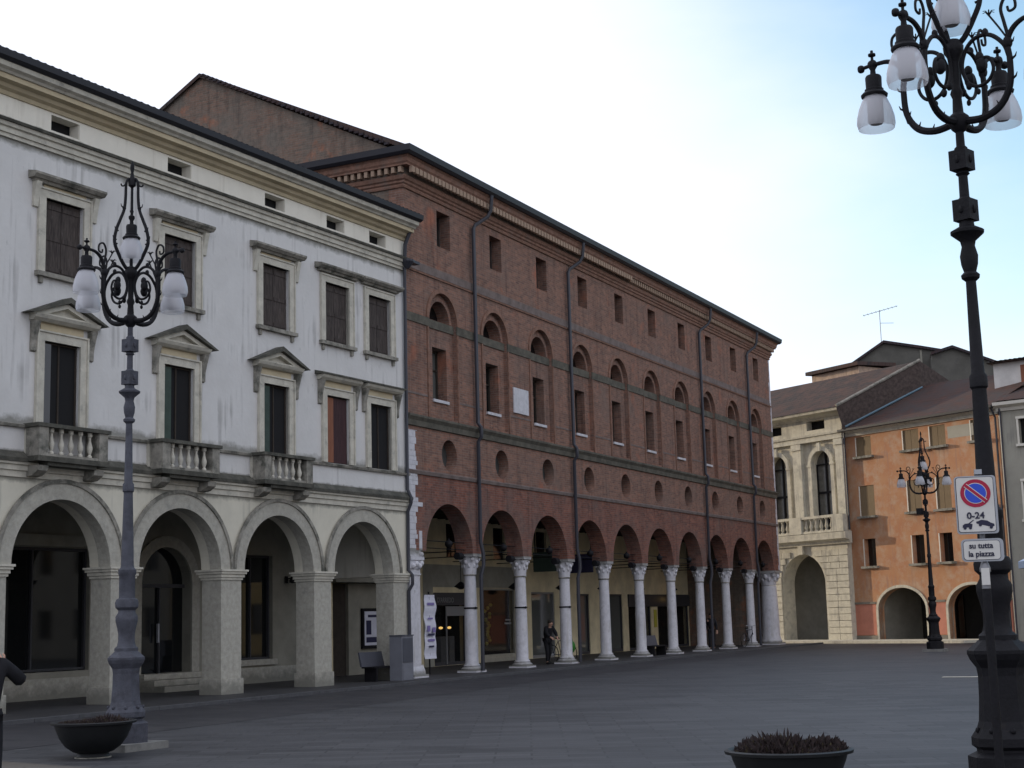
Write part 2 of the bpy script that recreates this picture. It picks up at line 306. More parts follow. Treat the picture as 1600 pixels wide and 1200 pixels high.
# ------------------------------------------------------------------ mesh helpers
class M:
    def __init__(s): s.v = []; s.f = []
    def add(s, vs, fs):
        n = len(s.v); s.v += [tuple(v) for v in vs]; s.f += [tuple(i+n for i in f) for f in fs]; return s
    def box(s, x0, x1, y0, y1, z0, z1):
        vs = [(x, y, z) for z in (z0, z1) for y in (y0, y1) for x in (x0, x1)]
        return s.add(vs, [(0, 2, 3, 1), (4, 5, 7, 6), (0, 1, 5, 4), (2, 6, 7, 3), (0, 4, 6, 2), (1, 3, 7, 5)])
    def prof_x(s, x0, x1, prof):
        """closed profile of (y,z) extruded along x"""
        n = len(prof); vs = [(x0, y, z) for y, z in prof]+[(x1, y, z) for y, z in prof]
        fs = [(i, (i+1) % n, (i+1) % n+n, i+n) for i in range(n)]
        t = tessellate_polygon([[Vector((0, y, z)) for y, z in prof]])
        return s.add(vs, fs+[tuple(a) for a in t]+[tuple(i+n for i in a) for a in t])
    def wall(s, outer, holes, y0, y1):
        """polygon in (x,z) with holes, thickness y0..y1"""
        loops = [outer]+list(holes); flat = [p for l in loops for p in l]; n = len(flat)
        t = tessellate_polygon([[Vector((x, z, 0)) for x, z in l] for l in loops])
        vs = [(x, y0, z) for x, z in flat]+[(x, y1, z) for x, z in flat]
        fs = [tuple(a) for a in t]+[tuple(i+n for i in reversed(a)) for a in t]
        k = 0
        for l in loops:
            m = len(l); fs += [(k+i, k+(i+1) % m, k+(i+1) % m+n, k+i+n) for i in range(m)]; k += m
        return s.add(vs, fs)
    def lathe(s, prof, c=(0, 0, 0), seg=16, rot=0, ax='z'):
        vs = []
        for r, z in prof:
            for i in range(seg):
                a = rot+2*PI*i/seg; p = (r*math.cos(a), r*math.sin(a), z)
                if ax == 'x': p = (p[2], p[0], p[1])
                if ax == 'y': p = (p[0], p[2], p[1])
                vs.append((p[0]+c[0], p[1]+c[1], p[2]+c[2]))
        fs = [(j*seg+i, j*seg+(i+1) % seg, (j+1)*seg+(i+1) % seg, (j+1)*seg+i) for j in range(len(prof)-1) for i in range(seg)]
        fs += [tuple(reversed(range(seg))), tuple(range((len(prof)-1)*seg, len(prof)*seg))]
        return s.add(vs, fs)
    def tube(s, pts, r, seg=8, r2=None):
        pts = [Vector(p) for p in pts]; n = len(pts); vs = []
        up = Vector((0, 0, 1)); prev = None
        for i, p in enumerate(pts):
            d = (pts[min(i+1, n-1)]-pts[max(i-1, 0)]).normalized()
            if prev is None:
                a = d.cross(up);
                if a.length < .05: a = d.cross(Vector((1, 0, 0)))
                a.normalize()
            else:
                a = prev-d*prev.dot(d); a.normalize()
            prev = a; b = d.cross(a)
            rr = r if r2 is None else r+(r2-r)*i/(n-1)
            if callable(r): rr = r(i/(n-1))
            for k in range(seg):
                t = 2*PI*k/seg; vs.append(p+a*rr*math.cos(t)+b*rr*math.sin(t))
        fs = [(j*seg+i, j*seg+(i+1) % seg, (j+1)*seg+(i+1) % seg, (j+1)*seg+i) for j in range(n-1) for i in range(seg)]
        fs += [tuple(reversed(range(seg))), tuple(range((n-1)*seg, n*seg))]
        return s.add(vs, fs)
    def ball(s, c, r, sx=1, sy=1, sz=1, seg=10):
        prof = [(max(.001, r*math.sin(PI*i/8)), -r*math.cos(PI*i/8)) for i in range(9)]
        n = len(s.v); s.lathe(prof, (0, 0, 0), seg)
        for i in range(n, len(s.v)):
            x, y, z = s.v[i]; s.v[i] = (c[0]+x*sx, c[1]+y*sy, c[2]+z*sz)
        return s
    def xf(s, m):
        s.v = [tuple(m @ Vector(v)) for v in s.v]; return s
    def build(s, name, m, parent=None, smooth=False, loc=None, fix=True):
        me = bpy.data.meshes.new(name); me.from_pydata(s.v, [], s.f); me.update()
        if fix:
            bm = bmesh.new(); bm.from_mesh(me); bmesh.ops.recalc_face_normals(bm, faces=bm.faces); bm.to_mesh(me); bm.free()
        if smooth:
            for p in me.polygons: p.use_smooth = True
            try: me.set_sharp_from_angle(angle=R(38))
            except Exception: pass
        me.materials.append(MATS[m]); o = bpy.data.objects.new(name, me); COL.objects.link(o)
        if parent: o.parent = parent
        if loc: o.location = loc
        return o

def arc(cx, cz, r, a0, a1, n=20, rz=None):
    rz = rz or r
    return [(cx+r*math.cos(R(a0+(a1-a0)*i/n)), cz+rz*math.sin(R(a0+(a1-a0)*i/n))) for i in range(n+1)]
def rect(x0, x1, z0, z1): return [(x0, z0), (x1, z0), (x1, z1), (x0, z1)]
def tag(o, label=None, cat=None, group=None, kind=None):
    if label: o['label'] = label
    if cat: o['category'] = cat
    if group: o['group'] = group
    if kind: o['kind'] = kind
    return o
def empty(name, loc=(0, 0, 0), rz=0, label=None, cat=None, group=None):
    o = bpy.data.objects.new(name, None); COL.objects.link(o); o.location = loc; o.rotation_euler = (0, 0, rz)
    return tag(o, label, cat, group)
def copy_tree(o, parent=None):
    kids = list(o.children); c = o.copy(); COL.objects.link(c); c.parent = parent
    if parent is not None: c.matrix_parent_inverse = o.matrix_parent_inverse.copy()
    for k in kids: copy_tree(k, c)
    return c
ORD = ['first', 'second', 'third', 'fourth', 'fifth', 'sixth', 'seventh', 'eighth', 'ninth', 'tenth']

# ------------------------------------------------------------------ ground
def ground():
    M().box(-600, 600, -300, 900, -.3, 0).build('piazza', 'piazza_stone')['kind'] = 'structure'
    # darker lane along the facades
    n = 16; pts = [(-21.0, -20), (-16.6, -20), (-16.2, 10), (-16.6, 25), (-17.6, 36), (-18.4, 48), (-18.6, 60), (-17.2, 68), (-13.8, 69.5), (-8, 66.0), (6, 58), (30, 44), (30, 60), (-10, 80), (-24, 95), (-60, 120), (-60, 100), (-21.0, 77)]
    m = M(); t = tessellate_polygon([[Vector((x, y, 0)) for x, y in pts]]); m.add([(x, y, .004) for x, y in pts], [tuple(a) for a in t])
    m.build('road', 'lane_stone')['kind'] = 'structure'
ground()
def pavement():
    # portico floor under both arcades and a strip outside, with a pale kerb
    m = M().box(-30, -20.95, -30, 77.0, 0, .055); m.build('pavement', 'portico_floor')['kind'] = 'structure'
    k = M()
    for i in range(89):
        y = -28+i*1.18; k.box(-20.94, -20.76, y, y+1.165, 0, .075)
    k.build('kerb', 'kerb_stone')['kind'] = 'structure'
pavement()

# ------------------------------------------------------------------ white palazzo  (local x along facade, y inward, z up)
WA = math.atan2(.99870524, .05087092)
def white_palace():
    B = empty('white_palazzo', (-22.35, 38.07, 0), WA, 'three-storey lavender white palazzo with stone arcade, pedimented windows and three small balconies', 'building')
    arches = [-17.22, -13.5, -9.78, -6.08, -2.33]
    U0, U1 = -19.3, 0.0; zs = 3.05; r = 1.42
    doors = [(-17.3, 'ped'), (-13.6, 'ped'), (-9.88, 'ped'), (-6.18, 'ped'), (-3.47, 'flat'), (-1.4, 'flat')]
    # ground-floor wall with arches
    o = [(U0, 5.0), (U0, zs)]
    for c in arches: o += arc(c, zs, r, 180, 0, 28)
    o += [(U1, zs), (U1, 5.0)]
    M().wall(o, [], 0, .58).build('arcade_wall', 'plaster_ground', B)
    # main wall
    holes = []
    for c, k in doors:
        holes.append(rect(c-.52, c+.52, 6.0, 7.84)); holes.append(rect(c-.56, c+.56, 9.33, 11.0))
    M().wall(rect(U0, U1, 5.3, 12.06), holes, 0, .5).build('upper_wall', 'plaster_lavender', B)
    holes = [rect(c-.43, c+.41, 12.57, 12.92) for c, k in doors]
    M().wall(rect(U0, U1, 12.45, 13.1), holes, 0, .5).build('attic_wall', 'plaster_cream', B)
    # side and rear walls, floors
    M().box(U0, U1, 9.0, 9.3, 0, 13.6).box(U0, U0+.3, .5, 9, 0, 13.6).box(U1-.3, U1, .8, 9, 3, 13.5).build('rear_wall', 'plaster_cream', B)
    M().box(U0, U1, .5, 9, 5.05, 5.25).build('portico_ceiling', 'inner_grey', B)
    # strings
    M().prof_x(U0, U1+.02, [(0, 12.06), (-.05, 12.06), (-.05, 12.14), (-.09, 12.15), (-.09, 12.26), (-.14, 12.28), (-.16, 12.36), (0, 12.36)]).build('frieze_string', 'stone_cream', B)
    M().prof_x(U0, U1+.02, [(0, 12.363), (-.20, 12.363), (-.22, 12.42), (0, 12.5)]).build('frieze_ledge', 'stone_lichen', B)
    M().prof_x(U0, U1+.02, [(0, 4.86), (-.03, 4.86), (-.03, 4.985), (-.07, 5.0), (-.07, 5.10), (-.12, 5.12), (-.13, 5.17), (0, 5.17)]).build('lower_string', 'stone_cream', B)
    M().prof_x(U0, U1+.02, [(0, 5.173), (-.16, 5.173), (-.17, 5.25), (0, 5.40)]).build('lower_ledge', 'stone_lichen', B)
    M().prof_x(U0, U1+.01, [(0, 5.90), (-.07, 5.90), (-.09, 5.96), (0, 5.99)]).build('sill_string', 'stone_weathered', B)
    # main cornice
    M().prof_x(U0, U1+.03, [(0, 12.98), (-.04, 12.98), (-.07, 13.06), (-.16, 13.10), (-.20, 13.17), (-.34, 13.20), (-.34, 13.31), (0, 13.31)]).build('cornice', 'cornice_ochre', B)
    M().prof_x(U0, U1+.06, [(0, 13.313), (-.38, 13.313), (-.42, 13.36), (-.50, 13.40), (-.52, 13.50), (0, 13.50)]).build('cornice_crown', 'stone_cream', B)
    g = M().prof_x(U0, U1+.10, [(-.40, 13.503), (-.55, 13.503), (-.64, 13.56), (-.66, 13.70), (-.60, 13.70), (-.58, 13.58), (-.40, 13.56)]); g.build('gutter', 'gutter_dark', B)
    # corrugated tile roof, front slope
    m = M(); nx = 800; vs = []; L = U1+.1-U0
    for j, (y, z) in enumerate([(-.62, 13.69), (4.3, 15.0), (9.3, 13.69)]):
        for i in range(nx+1):
            x = U0+L*i/nx; vs.append((x, y, z+.045*abs(math.sin(PI*x/.21))))
    fs = [(j*(nx+1)+i, j*(nx+1)+i+1, (j+1)*(nx+1)+i+1, (j+1)*(nx+1)+i) for j in range(2) for i in range(nx)]
    m.add(vs, fs); rf = m.build('roof', 'tile_dark', B, fix=False)
    M().box(U0, U1, -.4, 9.0, 13.52, 13.55).build('roof_deck', 'beam_wood', rf)
    # chimney pipe
    M().lathe([(.15, 13.8), (.15, 14.72), (.165, 14.73), (.165, 14.79), (.14, 14.79)], (-13.55, 1.6, 0), 14).build('chimney_pipe', 'zinc', rf, smooth=True)
    # archivolts
    for c in arches:
        A = arc(c, zs, 1.8, 0, 180, 32)+arc(c, zs, r-.012, 180, 0, 32)
        a = M().wall(A, [], -.055, .3).build('archivolt', 'stone_pier', B)
        M().wall(arc(c, zs, 1.84, 0, 180, 32)+arc(c, zs, 1.75, 180, 0, 32), [], -.09, -.045).build('outer_moulding', 'stone_weathered', a)
    # piers
    pc = [(arches[i]+arches[i+1])/2 for i in range(4)]
    for i, c in enumerate([-19.0]+pc+[-.47]):
        w = .375
        if i == 5: p = M().box(c-w, c+w-.02, .0, .60, .42, 2.8)
        else: p = M().box(c-w, c+w, .0, .60, .42, 2.8)
        p = p.build('pier', 'stone_pier', B)
        e = .045 if i < 5 else .0
        M().box(c-w-.04, c+w+e, -.04, .64, .05, .42).build('pier_base', 'stone_pier', p)
        q = M()
        for z0, z1, d in [(2.8, 2.86, .03), (2.863, 2.94, .06), (2.943, 3.0, .10), (3.003, 3.05, .13)]:
            q.box(c-w-d, c+w+(d if i < 5 else .02), -d, .60+d, z0, z1)
        q.build('pier_capital', 'stone_cream', p)
    # upper windows
    for i, (c, k) in enumerate(doors):
        w = empty_part = M()
        f = M().wall([(c-.74, 9.33), (c-.56, 9.33), (c-.56, 11.0), (c+.56, 11.0), (c+.56, 9.33), (c+.74, 9.33), (c+.74, 11.17), (c-.74, 11.17)], [], -.05, .1)
        f.wall([(c-.78, 9.33), (c-.742, 9.33), (c-.742, 11.172), (c+.742, 11.172), (c+.742, 9.33), (c+.78, 9.33), (c+.78, 11.21), (c-.78, 11.21)], [], -.075, .02)
        W = f.build('shuttered_window', 'stone_cream', B)
        for s in (0, 1):
            x0 = c-.56+.565*s; sh = M().box(x0, x0+.55, .085, .125, 9.35, 10.99)
            for z in (9.42, 10.1, 10.8): sh.box(x0+.02, x0+.53, .07, .084, z, z+.1)
            sh.build('shutter', 'wood_shutter', W)
        M().box(c-.82, c+.82, -.12, .1, 9.23, 9.328).box(c-.72, c-.62, -.06, 0, 9.08, 9.228).box(c+.62, c+.72, -.06, 0, 9.08, 9.228).build('window_sill', 'stone_weathered', W)
        h = 1.05 if k == 'ped' else 1.0
        zc = 11.28 if k == 'ped' else 11.26
        M().prof_x(c-h+.1, c+h-.1, [(0, zc), (-.1, zc), (-.14, zc+.06), (0, zc+.06)]).prof_x(c-h, c+h, [(0, zc+.062), (-.18, zc+.062), (-.25, zc+.13), (-.25, zc+.18), (0, zc+.23)]).build('window_cornice', 'stone_weathered', W)
        if k == 'ped':
            M().box(c-.62, c+.62, -.03, .02, 11.215, 11.278).build('frieze_panel', 'cornice_ochre', W)
            for s in (-1, 1):
                x = c+s*.86; M().prof_x(x-.07, x+.07, [(0, 10.72), (-.05, 10.74), (-.07, 10.9), (-.11, 11.1), (-.16, 11.28), (0, 11.28)]).build('console', 'stone_cream', W)
    # first floor french windows
    for i, (c, k) in enumerate(doors):
        f = M().wall([(c-.70, 6.0), (c-.52, 6.0), (c-.52, 7.84), (c+.52, 7.84), (c+.52, 6.0), (c+.70, 6.0), (c+.70, 8.02), (c-.70, 8.02)], [], -.05, .12)
        f.wall([(c-.75, 6.0), (c-.702, 6.0), (c-.702, 8.022), (c+.702, 8.022), (c+.702, 6.0), (c+.75, 6.0), (c+.75, 8.06), (c-.75, 8.06)], [], -.08, .02)
        W = f.build('tall_window', 'stone_cream', B)
        M().box(c-.62, c+.62, -.025, .02, 8.063, 8.23).build('frieze_panel', 'cornice_ochre', W)
        for s in (-1, 1):
            x = c+s*.83; q = M(); q.prof_x(x-.075, x+.075, [(0, 7.55), (-.05, 7.58), (-.06, 7.8), (-.11, 8.0), (-.18, 8.22), (0, 8.22)]); q.build('console', 'stone_weathered', W)
        M().prof_x(c-.94, c+.94, [(0, 8.232), (-.12, 8.232), (-.2, 8.29), (-.24, 8.36), (0, 8.36)]).build('window_cornice', 'stone_cream', W)
        if k == 'ped':
            M().wall([(c-1.0, 8.363), (c+1.0, 8.363), (c, 8.70)], [[(c-.55, 8.41), (c, 8.60), (c+.55, 8.41)]], -.17, .02).wall([(c-.6, 8.40), (c+.6, 8.40), (c, 8.61)], [], -.05, .0).build('pediment', 'stone_cream', W)
            M().wall([(c-1.16, 8.36), (c-1.02, 8.36), (c, 8.715), (c+1.02, 8.36), (c+1.16, 8.36), (c, 8.84)], [], -.27, .02).build('pediment_coping', 'stone_lichen', W)
        else:
            M().prof_x(c-1.03, c+1.03, [(0, 8.363), (-.27, 8.363), (-.27, 8.41), (0, 8.47)]).build('window_coping', 'stone_lichen', W)
        M().box(c-.52, c+.52, .105, .12, 6.0, 7.84).build('dark_room_pane', 'dark_room', W)  # matt black sheet stands for the unlit room behind the open window
        if i == 1: M().box(c-.48, c-.24, .06, .07, 6.02, 7.80).build('glass_leaf', 'glass_dark', W)
        if k == 'ped' and i > 1:
            M().box(c-.48, c-.20, .04, .065, 6.02, 7.80).build('shutter', 'wood_green', W)
        if i == 4: M().box(c-.48, c-.14, .04, .065, 6.02, 7.80).build('shutter', 'wood_red', W); M().box(c-.13, c+.48, .05, .068, 6.02, 7.80).build('inner_shutter', 'wood_maroon', W)
        fr = M().box(c-.52, c-.48, .07, .10, 6, 7.84).box(c+.48, c+.52, .07, .10, 6, 7.84).box(c-.48, c+.48, .07, .10, 7.80, 7.84).box(c-.02, c+.02, .075, .102, 6, 7.80)
        fr.build('window_frame', 'beam_wood', W)
    # attic openings
    for i, (c, k) in enumerate(doors):
        a = M().box(c-.43, c+.41, .30, .33, 12.57, 12.92).build('attic_window', 'dark_room', B)
        M().box(c+.395, c+.405, .02, .29, 12.585, 12.905).build('reveal', 'plaster_cream', a)
    # balconies
    for i, (c, k) in enumerate(doors[:4]):
        bl = M().box(c-1.02, c+1.02, -.46, -.0, 5.19, 5.30).box(c-.7, c+.7, -.40, 0, 5.11, 5.188).build('balcony', 'stone_lichen', B)
        M().box(c-1.05, c+1.05, -.48, -.02, 5.91, 5.99).build('handrail', 'stone_lichen', bl)
        for s in (-1, 1):
            x = c+s*.86; M().box(x-.13, x+.13, -.44, -.05, 5.303, 5.907).build('pedestal', 'stone_weathered', bl)
        M().box(c-.73, c+.73, -.42, -.08, 5.303, 5.36).build('plinth', 'stone_weathered', bl)
        for j in range(5):
            x = c-.55+.275*j
            M().lathe([(.055, 5.362), (.055, 5.40), (.028, 5.43), (.06, 5.52), (.066, 5.58), (.03, 5.72), (.03, 5.80), (.055, 5.83), (.055, 5.907)], (x, -.33, 0), 12).build('baluster', 'stone_cream', bl, smooth=True)
        for s in (-1, 1):
            x = c+s*.80; M().prof_x(x-.14, x+.14, [(0, 4.88), (-.20, 4.90), (-.36, 5.0), (-.38, 5.108), (0, 5.108)]).build('bracket', 'stone_weathered', bl)
    # wall panels between balconies: stone posts
    for c in (-15.4, -11.75, -8.03):
        for s in (-1, 1): M().box(c+s*.9-.09, c+s*.9+.09, -.05, .0, 5.36, 5.9).build('panel_post', 'stone_cream', B)
    # portico back wall
    D = 3.75
    hs = [rect(-15.6, -12.9, .7, 3.7), rect(-11.6, -8.9, .7, 3.7),
          [(-7.1, .5), (-5.15, .5)]+arc(-6.125, 2.85, .975, 0, 180, 18), rect(-3.11, -1.6, .72, 3.7)]
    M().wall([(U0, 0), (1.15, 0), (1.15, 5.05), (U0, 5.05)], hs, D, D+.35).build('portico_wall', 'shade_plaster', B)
    M().box(U0, -7.3, D-.05, D-.003, .05, .55).box(-4.95, 1.1, D-.05, D-.003, .05, .5).box(-3.25, -1.5, D-.1, D-.003, .56, .72).build('plinth', 'stone_pier', B)
    M().box(-15.9, -8.6, D-.14, D-.003, 3.72, 4.0).build('lintel', 'inner_grey', B)
    for a, b, n in ((-15.6, -12.9, 0), (-11.6, -8.9, 1), (-3.11, -1.6, 2)):
        W = M().box(a, b, D+.2, D+.22, .72, 3.7).build('display_window', 'glass_dark', B)
        q = M().box(a, a+.06, D+.12, D+.196, .72, 3.7).box(b-.06, b, D+.12, D+.196, .72, 3.7).box(a, b, D+.12, D+.196, 3.63, 3.7).box(a, b, D+.12, D+.196, .72, .78)
        x = a+.9 if n < 2 else a+.62
        q.box(x, x+.05, D+.12, D+.196, .78, 3.63)
        q.build('window_frame', 'shop_frame', W)
    W = M().wall([(-7.1, .5), (-5.15, .5)]+arc(-6.125, 2.85, .975, 0, 180, 18), [], D+.30, D+.33).build('arched_door', 'glass_dark', B)
    M().wall([(-7.4, .5), (-7.1, .5)]+arc(-6.125, 2.85, .975, 180, 0, 18)+[(-5.15, .5), (-4.85, .5)]+arc(-6.125, 2.85, 1.275, 0, 180, 18), [], D-.06, D-.004).build('door_surround', 'stone_pier', W)
    q = M().box(-7.1, -5.15, D+.22, D+.29, 2.75, 2.85).box(-6.15, -6.1, D+.22, D+.29, .5, 2.75).build('door_frame', 'shop_frame', W)
    M().box(-6.25, -6.2, D+.15, D+.21, 1.3, 1.8).build('handle', 'zinc', W)
    st = M()
    for j in range(3): st.box(-7.3+.0*j, -4.9, D-1.05+.35*j, D-.06, .056+.15*j, .2+.15*j)
    st.build('door_steps', 'stone_pier', B)
    # right end of portico: blank side passage wall with panel
    M().box(1.15, 1.35, D-.0, 9, 0, 5.05).box(1.35, 6.0, D+.6, D+.9, 0, 5.0).build('passage_wall', 'inner_cream', B)
    M().box(1.2, 5, D-.25, D+.58, 2.95, 3.45).build('passage_lintel', 'inner_grey', B)
    M().box(2.6, 5.2, D+.3, D+.598, .05, 2.93).build('passage_pier', 'shade_plaster', B)
    M().box(1.4, 2.58, D+.4, D+.59, .05, 2.93).build('passage_door', 'beam_wood', B)
    # downpipe at the junction
    M().tube([(-.08, -.30, 13.3), (-.10, -.10, 12.85), (-.14, -.09, 12.2)], .06).tube([(-.14, -.09, 12.2), (-.14, -.07, 5.5), (-.14, -.19, 5.25), (-.14, -.19, 5.1), (-.14, -.07, 4.85), (-.14, -.06, 3.15), (-.12, -.18, 3.0), (-.12, -.18, 2.75), (-.14, -.06, 2.55), (-.14, -.06, 1.3)], .05).build('downpipe', 'pipe_dark', B, smooth=True)
    hp = M().lathe([(.06, 12.1), (.16, 12.22), (.22, 12.30), (.22, 12.36), (.1, 12.37)], (-.1, -.16, 0), 12); hp.box(-.2, .35, -.32, -.1, 12.28, 12.36)
    hp.build('hopper_head', 'pipe_dark', B)
    return B
WP = white_palace()

# ------------------------------------------------------------------ brick palazzo (local x = along +Y, y inward)
BX, BY = -22.35, 38.05
def brick_palace():
    B = empty('brick_palazzo', (BX, BY, 0), PI/2, 'long red brick palazzo on ten arches with white columns, round holes and lunettes', 'building')
    L = 37.25
    ac = [2.5+3.59*i for i in range(10)]                       # arch centres
    zs, r = 3.74, 1.47
    lin = lambda a, b: [a+(b-a)*i/9 for i in range(10)]
    topw = lin(2.47, 34.93); tall = lin(2.27, 34.40); ocu = lin(2.57, 34.87)
    o = [(0, 6.0), (0, zs)]
    for c in ac: o += arc(c, zs, r, 180, 0, 28)
    o += [(L, zs), (L, 6.0)]
    M().wall(o, [], 0, .6).build('arcade_wall', 'brick_arcade', B)
    M().wall(rect(0, L, 6.0, 7.45), [arc(c, 6.72, .48, 0, 345, 23) for c in ocu], 0, .5).build('frieze_wall', 'brick_upper', B)
    # storey with tall windows: blind arches 12 cm deep
    zsp = 10.87
    bl = []
    for c in tall: bl.append([(c-.90, 7.85), (c+.90, 7.85)]+arc(c, zsp, .90, 0, 180, 20))
    M().wall(rect(0, L, 7.8, 12.2), bl, 0, .12).build('storey_wall', 'brick_upper', B)
    hs = []
    for c in tall: hs += [rect(c-.45, c+.45, 8.42, 10.05), [(c-.63, 10.9)]+[(c+.63, 10.9)]+arc(c, 10.9, .63, 0, 180, 16)[1:-1]]
    M().wall(rect(0, L, 7.8, 12.2), hs, .123, .55).build('inner_storey_wall', 'brick_upper', B)
    M().wall(rect(0, L, 12.2, 14.8), [rect(c-.43, c+.43, 13.27, 14.42) for c in topw], 0, .5).build('top_wall', 'brick_upper', B)
    # bands
    M().prof_x(-.02, L+.03, [(0, 6.0), (-.04, 6.0), (-.06, 6.1), (0, 6.13)]).build('lower_band', 'band_grey', B)
    M().prof_x(-.02, L+.05, [(0, 7.42), (-.06, 7.44), (-.07, 7.6), (-.14, 7.7), (-.14, 7.76), (0, 7.80)]).build('middle_band', 'band_stone', B)
    q = M(); q.prof_x(-.01, L+.02, [(.0, 12.17), (-.04, 12.17), (-.05, 12.22), (0, 12.24)]); q.build('upper_band', 'brick_trim', B)
    M().prof_x(-.01, L+.01, [(.0, 12.25), (-.012, 12.25), (-.012, 12.5), (0, 12.5)]).build('upper_band_field', 'band_grey', B)
    # impost band, broken by the blind arch reveals but continuing inside
    q = M(); xs = [0]+[v for c in tall for v in (c-.90, c+.90)]+[L]
    for i in range(0, len(xs), 2): q.prof_x(xs[i], xs[i+1], [(0, 10.60), (-.035, 10.60), (-.05, 10.86), (0, 10.88)])
    for c in tall: q.box(c-.895, c+.895, .085, .122, 10.62, 10.88)
    q.build('impost_band', 'band_stone', B)
    for i in range(0, len(xs), 2): M().box(xs[i], xs[i+1], -.012, 0, 8.40, 8.45).build('sill_band', 'band_grey', B)
    for c in tall:
        a = M().wall(arc(c, zsp, .90+.13, 0, 180, 24)+arc(c, zsp, .905, 180, 0, 24), [], -.05, .0).build('blind_arch', 'brick_trim', B)
        M().wall(arc(c, 10.9, .76, 0, 180, 20)+arc(c, 10.9, .635, 180, 0, 20), [], .09, .122).build('lunette_ring', 'brick_upper', a)
        for sx in (.905, -.985): M().box(c+sx, c+sx+.08, -.04, 0, 7.80, 10.59).build('pilaster_strip', 'brick_trim', a)
    # windows
    for i, c in enumerate(tall):
        W = M().box(c-.45, c+.45, .50, .53, 8.42, 10.05).build('tall_window', 'glass_dark' if i % 3 else 'glass_grey', B)
        M().box(c-.47, c+.49, .06, .3, 8.33, 8.418).build('window_sill', 'white_marble', W)
        M().box(c-.45, c-.40, .44, .498, 8.42, 10.05).box(c+.40, c+.45, .44, .498, 8.42, 10.05).box(c-.02, c+.03, .44, .498, 8.42, 10.05).box(c-.45, c+.45, .44, .498, 9.98, 10.05).box(c-.4, c+.4, .44, .498, 9.4, 9.44).build('window_frame', 'beam_wood', W)
        Lw = M().wall([(c-.63, 10.9), (c+.63, 10.9)]+arc(c, 10.9, .63, 0, 180, 16)[1:-1], [], .50, .53).build('lunette_window', 'glass_dark', B)
        M().box(c-.02, c+.02, .46, .498, 10.9, 11.5).box(c-.6, c+.6, .46, .498, 10.9, 10.95).build('window_frame', 'beam_wood', Lw)
    for c in topw:
        W = M().box(c-.43, c+.43, .42, .45, 13.27, 14.42).build('attic_window', 'dark_room', B)
        M().box(c-.43, c-.38, .36, .418, 13.27, 14.42).box(c+.38, c+.43, .36, .418, 13.27, 14.42).box(c-.38, c+.38, .36, .418, 13.27, 13.45).build('window_frame', 'wood_shutter', W)
    for c in ocu: M().wall(arc(c, 6.72, .485, 0, 345, 23), [], .36, .39).build('round_window', 'hole_dark', B)
    # cornice
    c1 = M()
    def ring(prof, m, x0=None, x1=None):
        """profile (p out, z) swept along the near side, the front and the far side with mitres"""
        back = 6.5; n = len(prof); vs = []
        for p, z in prof: vs.append((-p, back, z))
        for p, z in prof: vs.append((-p, -p, z))
        for p, z in prof: vs.append((L+p, -p, z))
        for p, z in prof: vs.append((L+p, back, z))
        fs = [(j*n+i, j*n+(i+1) % n, (j+1)*n+(i+1) % n, (j+1)*n+i) for j in range(3) for i in range(n)]
        m.add(vs, fs+[tuple(range(n)), tuple(range(3*n, 4*n))])
    ring([(-.02, 14.66), (.05, 14.66), (.07, 14.72), (.05, 14.76), (.10, 14.80), (.10, 14.86), (.15, 14.90), (.17, 14.97), (.17, 15.02), (-.02, 15.02)], c1)
    ring([(-.02, 15.25), (.34, 15.25), (.34, 15.30), (.38, 15.35), (.40, 15.46), (.46, 15.52), (-.02, 15.52)], c1)
    C = c1.build('cornice', 'brick_trim', B)
    c0 = M(); ring([(-.02, 15.02), (.12, 15.02), (.12, 15.25), (-.02, 15.25)], c0); c0.build('dentil_bed', 'brick_side', C)
    d = M(); n = int(L/.23); dd = None; cnt = 0
    pos = [(-.30, -.12+.24*i, 0) for i in range(24)]+[(-.12+(L+.14)*i/n, -.30, 0) for i in range(n+1)]
    for p in pos:
        if cnt < 100:
            if dd is None: dd = M().box(0, .11, 0, .11, 15.06, 15.248).box(.005, .105, .11, .18, 15.08, 15.24).build('dentil', 'dentil_brick', C); q = dd
            else: q = dd.copy(); COL.objects.link(q); q.parent = C
            q.location = p; cnt += 1
            if p[0] < -.2: q.rotation_euler = (0, 0, PI/2); q.location = (p[0]+.18, p[1], 0); q.rotation_euler = (0, 0, -PI/2); q.location = (p[0], p[1]+.11, 0)
        else: d.box(p[0], p[0]+.11, -.30, -.12, 15.06, 15.248)
    tag(d.build('dentils', 'dentil_brick', C), kind='stuff')
    g = M(); ring([(.40, 15.523), (.52, 15.523), (.60, 15.60), (.62, 15.78), (.56, 15.78), (.30, 15.75)], g); g.build('gutter', 'gutter_dark', B)
    # side (south) wall with raking gable top
    side = [(0.3, 5.2), (5.1, 5.2), (5.1, 0), (14.0, 0), (14.0, 15.4), (9.3, 18.75), (7.62, 19.58), (0.3, 15.9)]
    m = M(); t = tessellate_polygon([[Vector((y, z, 0)) for y, z in side]]); n = len(side)
    m.add([(.003, y, z) for y, z in side]+[(.4, y, z) for y, z in side], [tuple(a) for a in t]+[tuple(i+n for i in a) for a in t]+[(i, (i+1) % n, (i+1) % n+n, i+n) for i in range(n)])
    m.build('side_wall', 'brick_side', B)
    M().box(L-.4, L-.003, .6, 13, 0, 15.4).box(0, L, 14, 14.4, 0, 15.2).build('rear_wall', 'brick_side', B)
    # roof: two slopes and a verge of tiles
    rf = M(); nx = 300; vs = []
    for y, z in [(-.6, 15.72), (7.62, 19.66), (14.8, 15.6)]:
        for i in range(nx+1):
            x = -.12+(L+.3)*i/nx; vs.append((x, y, z+.04*abs(math.sin(PI*x/.22))))
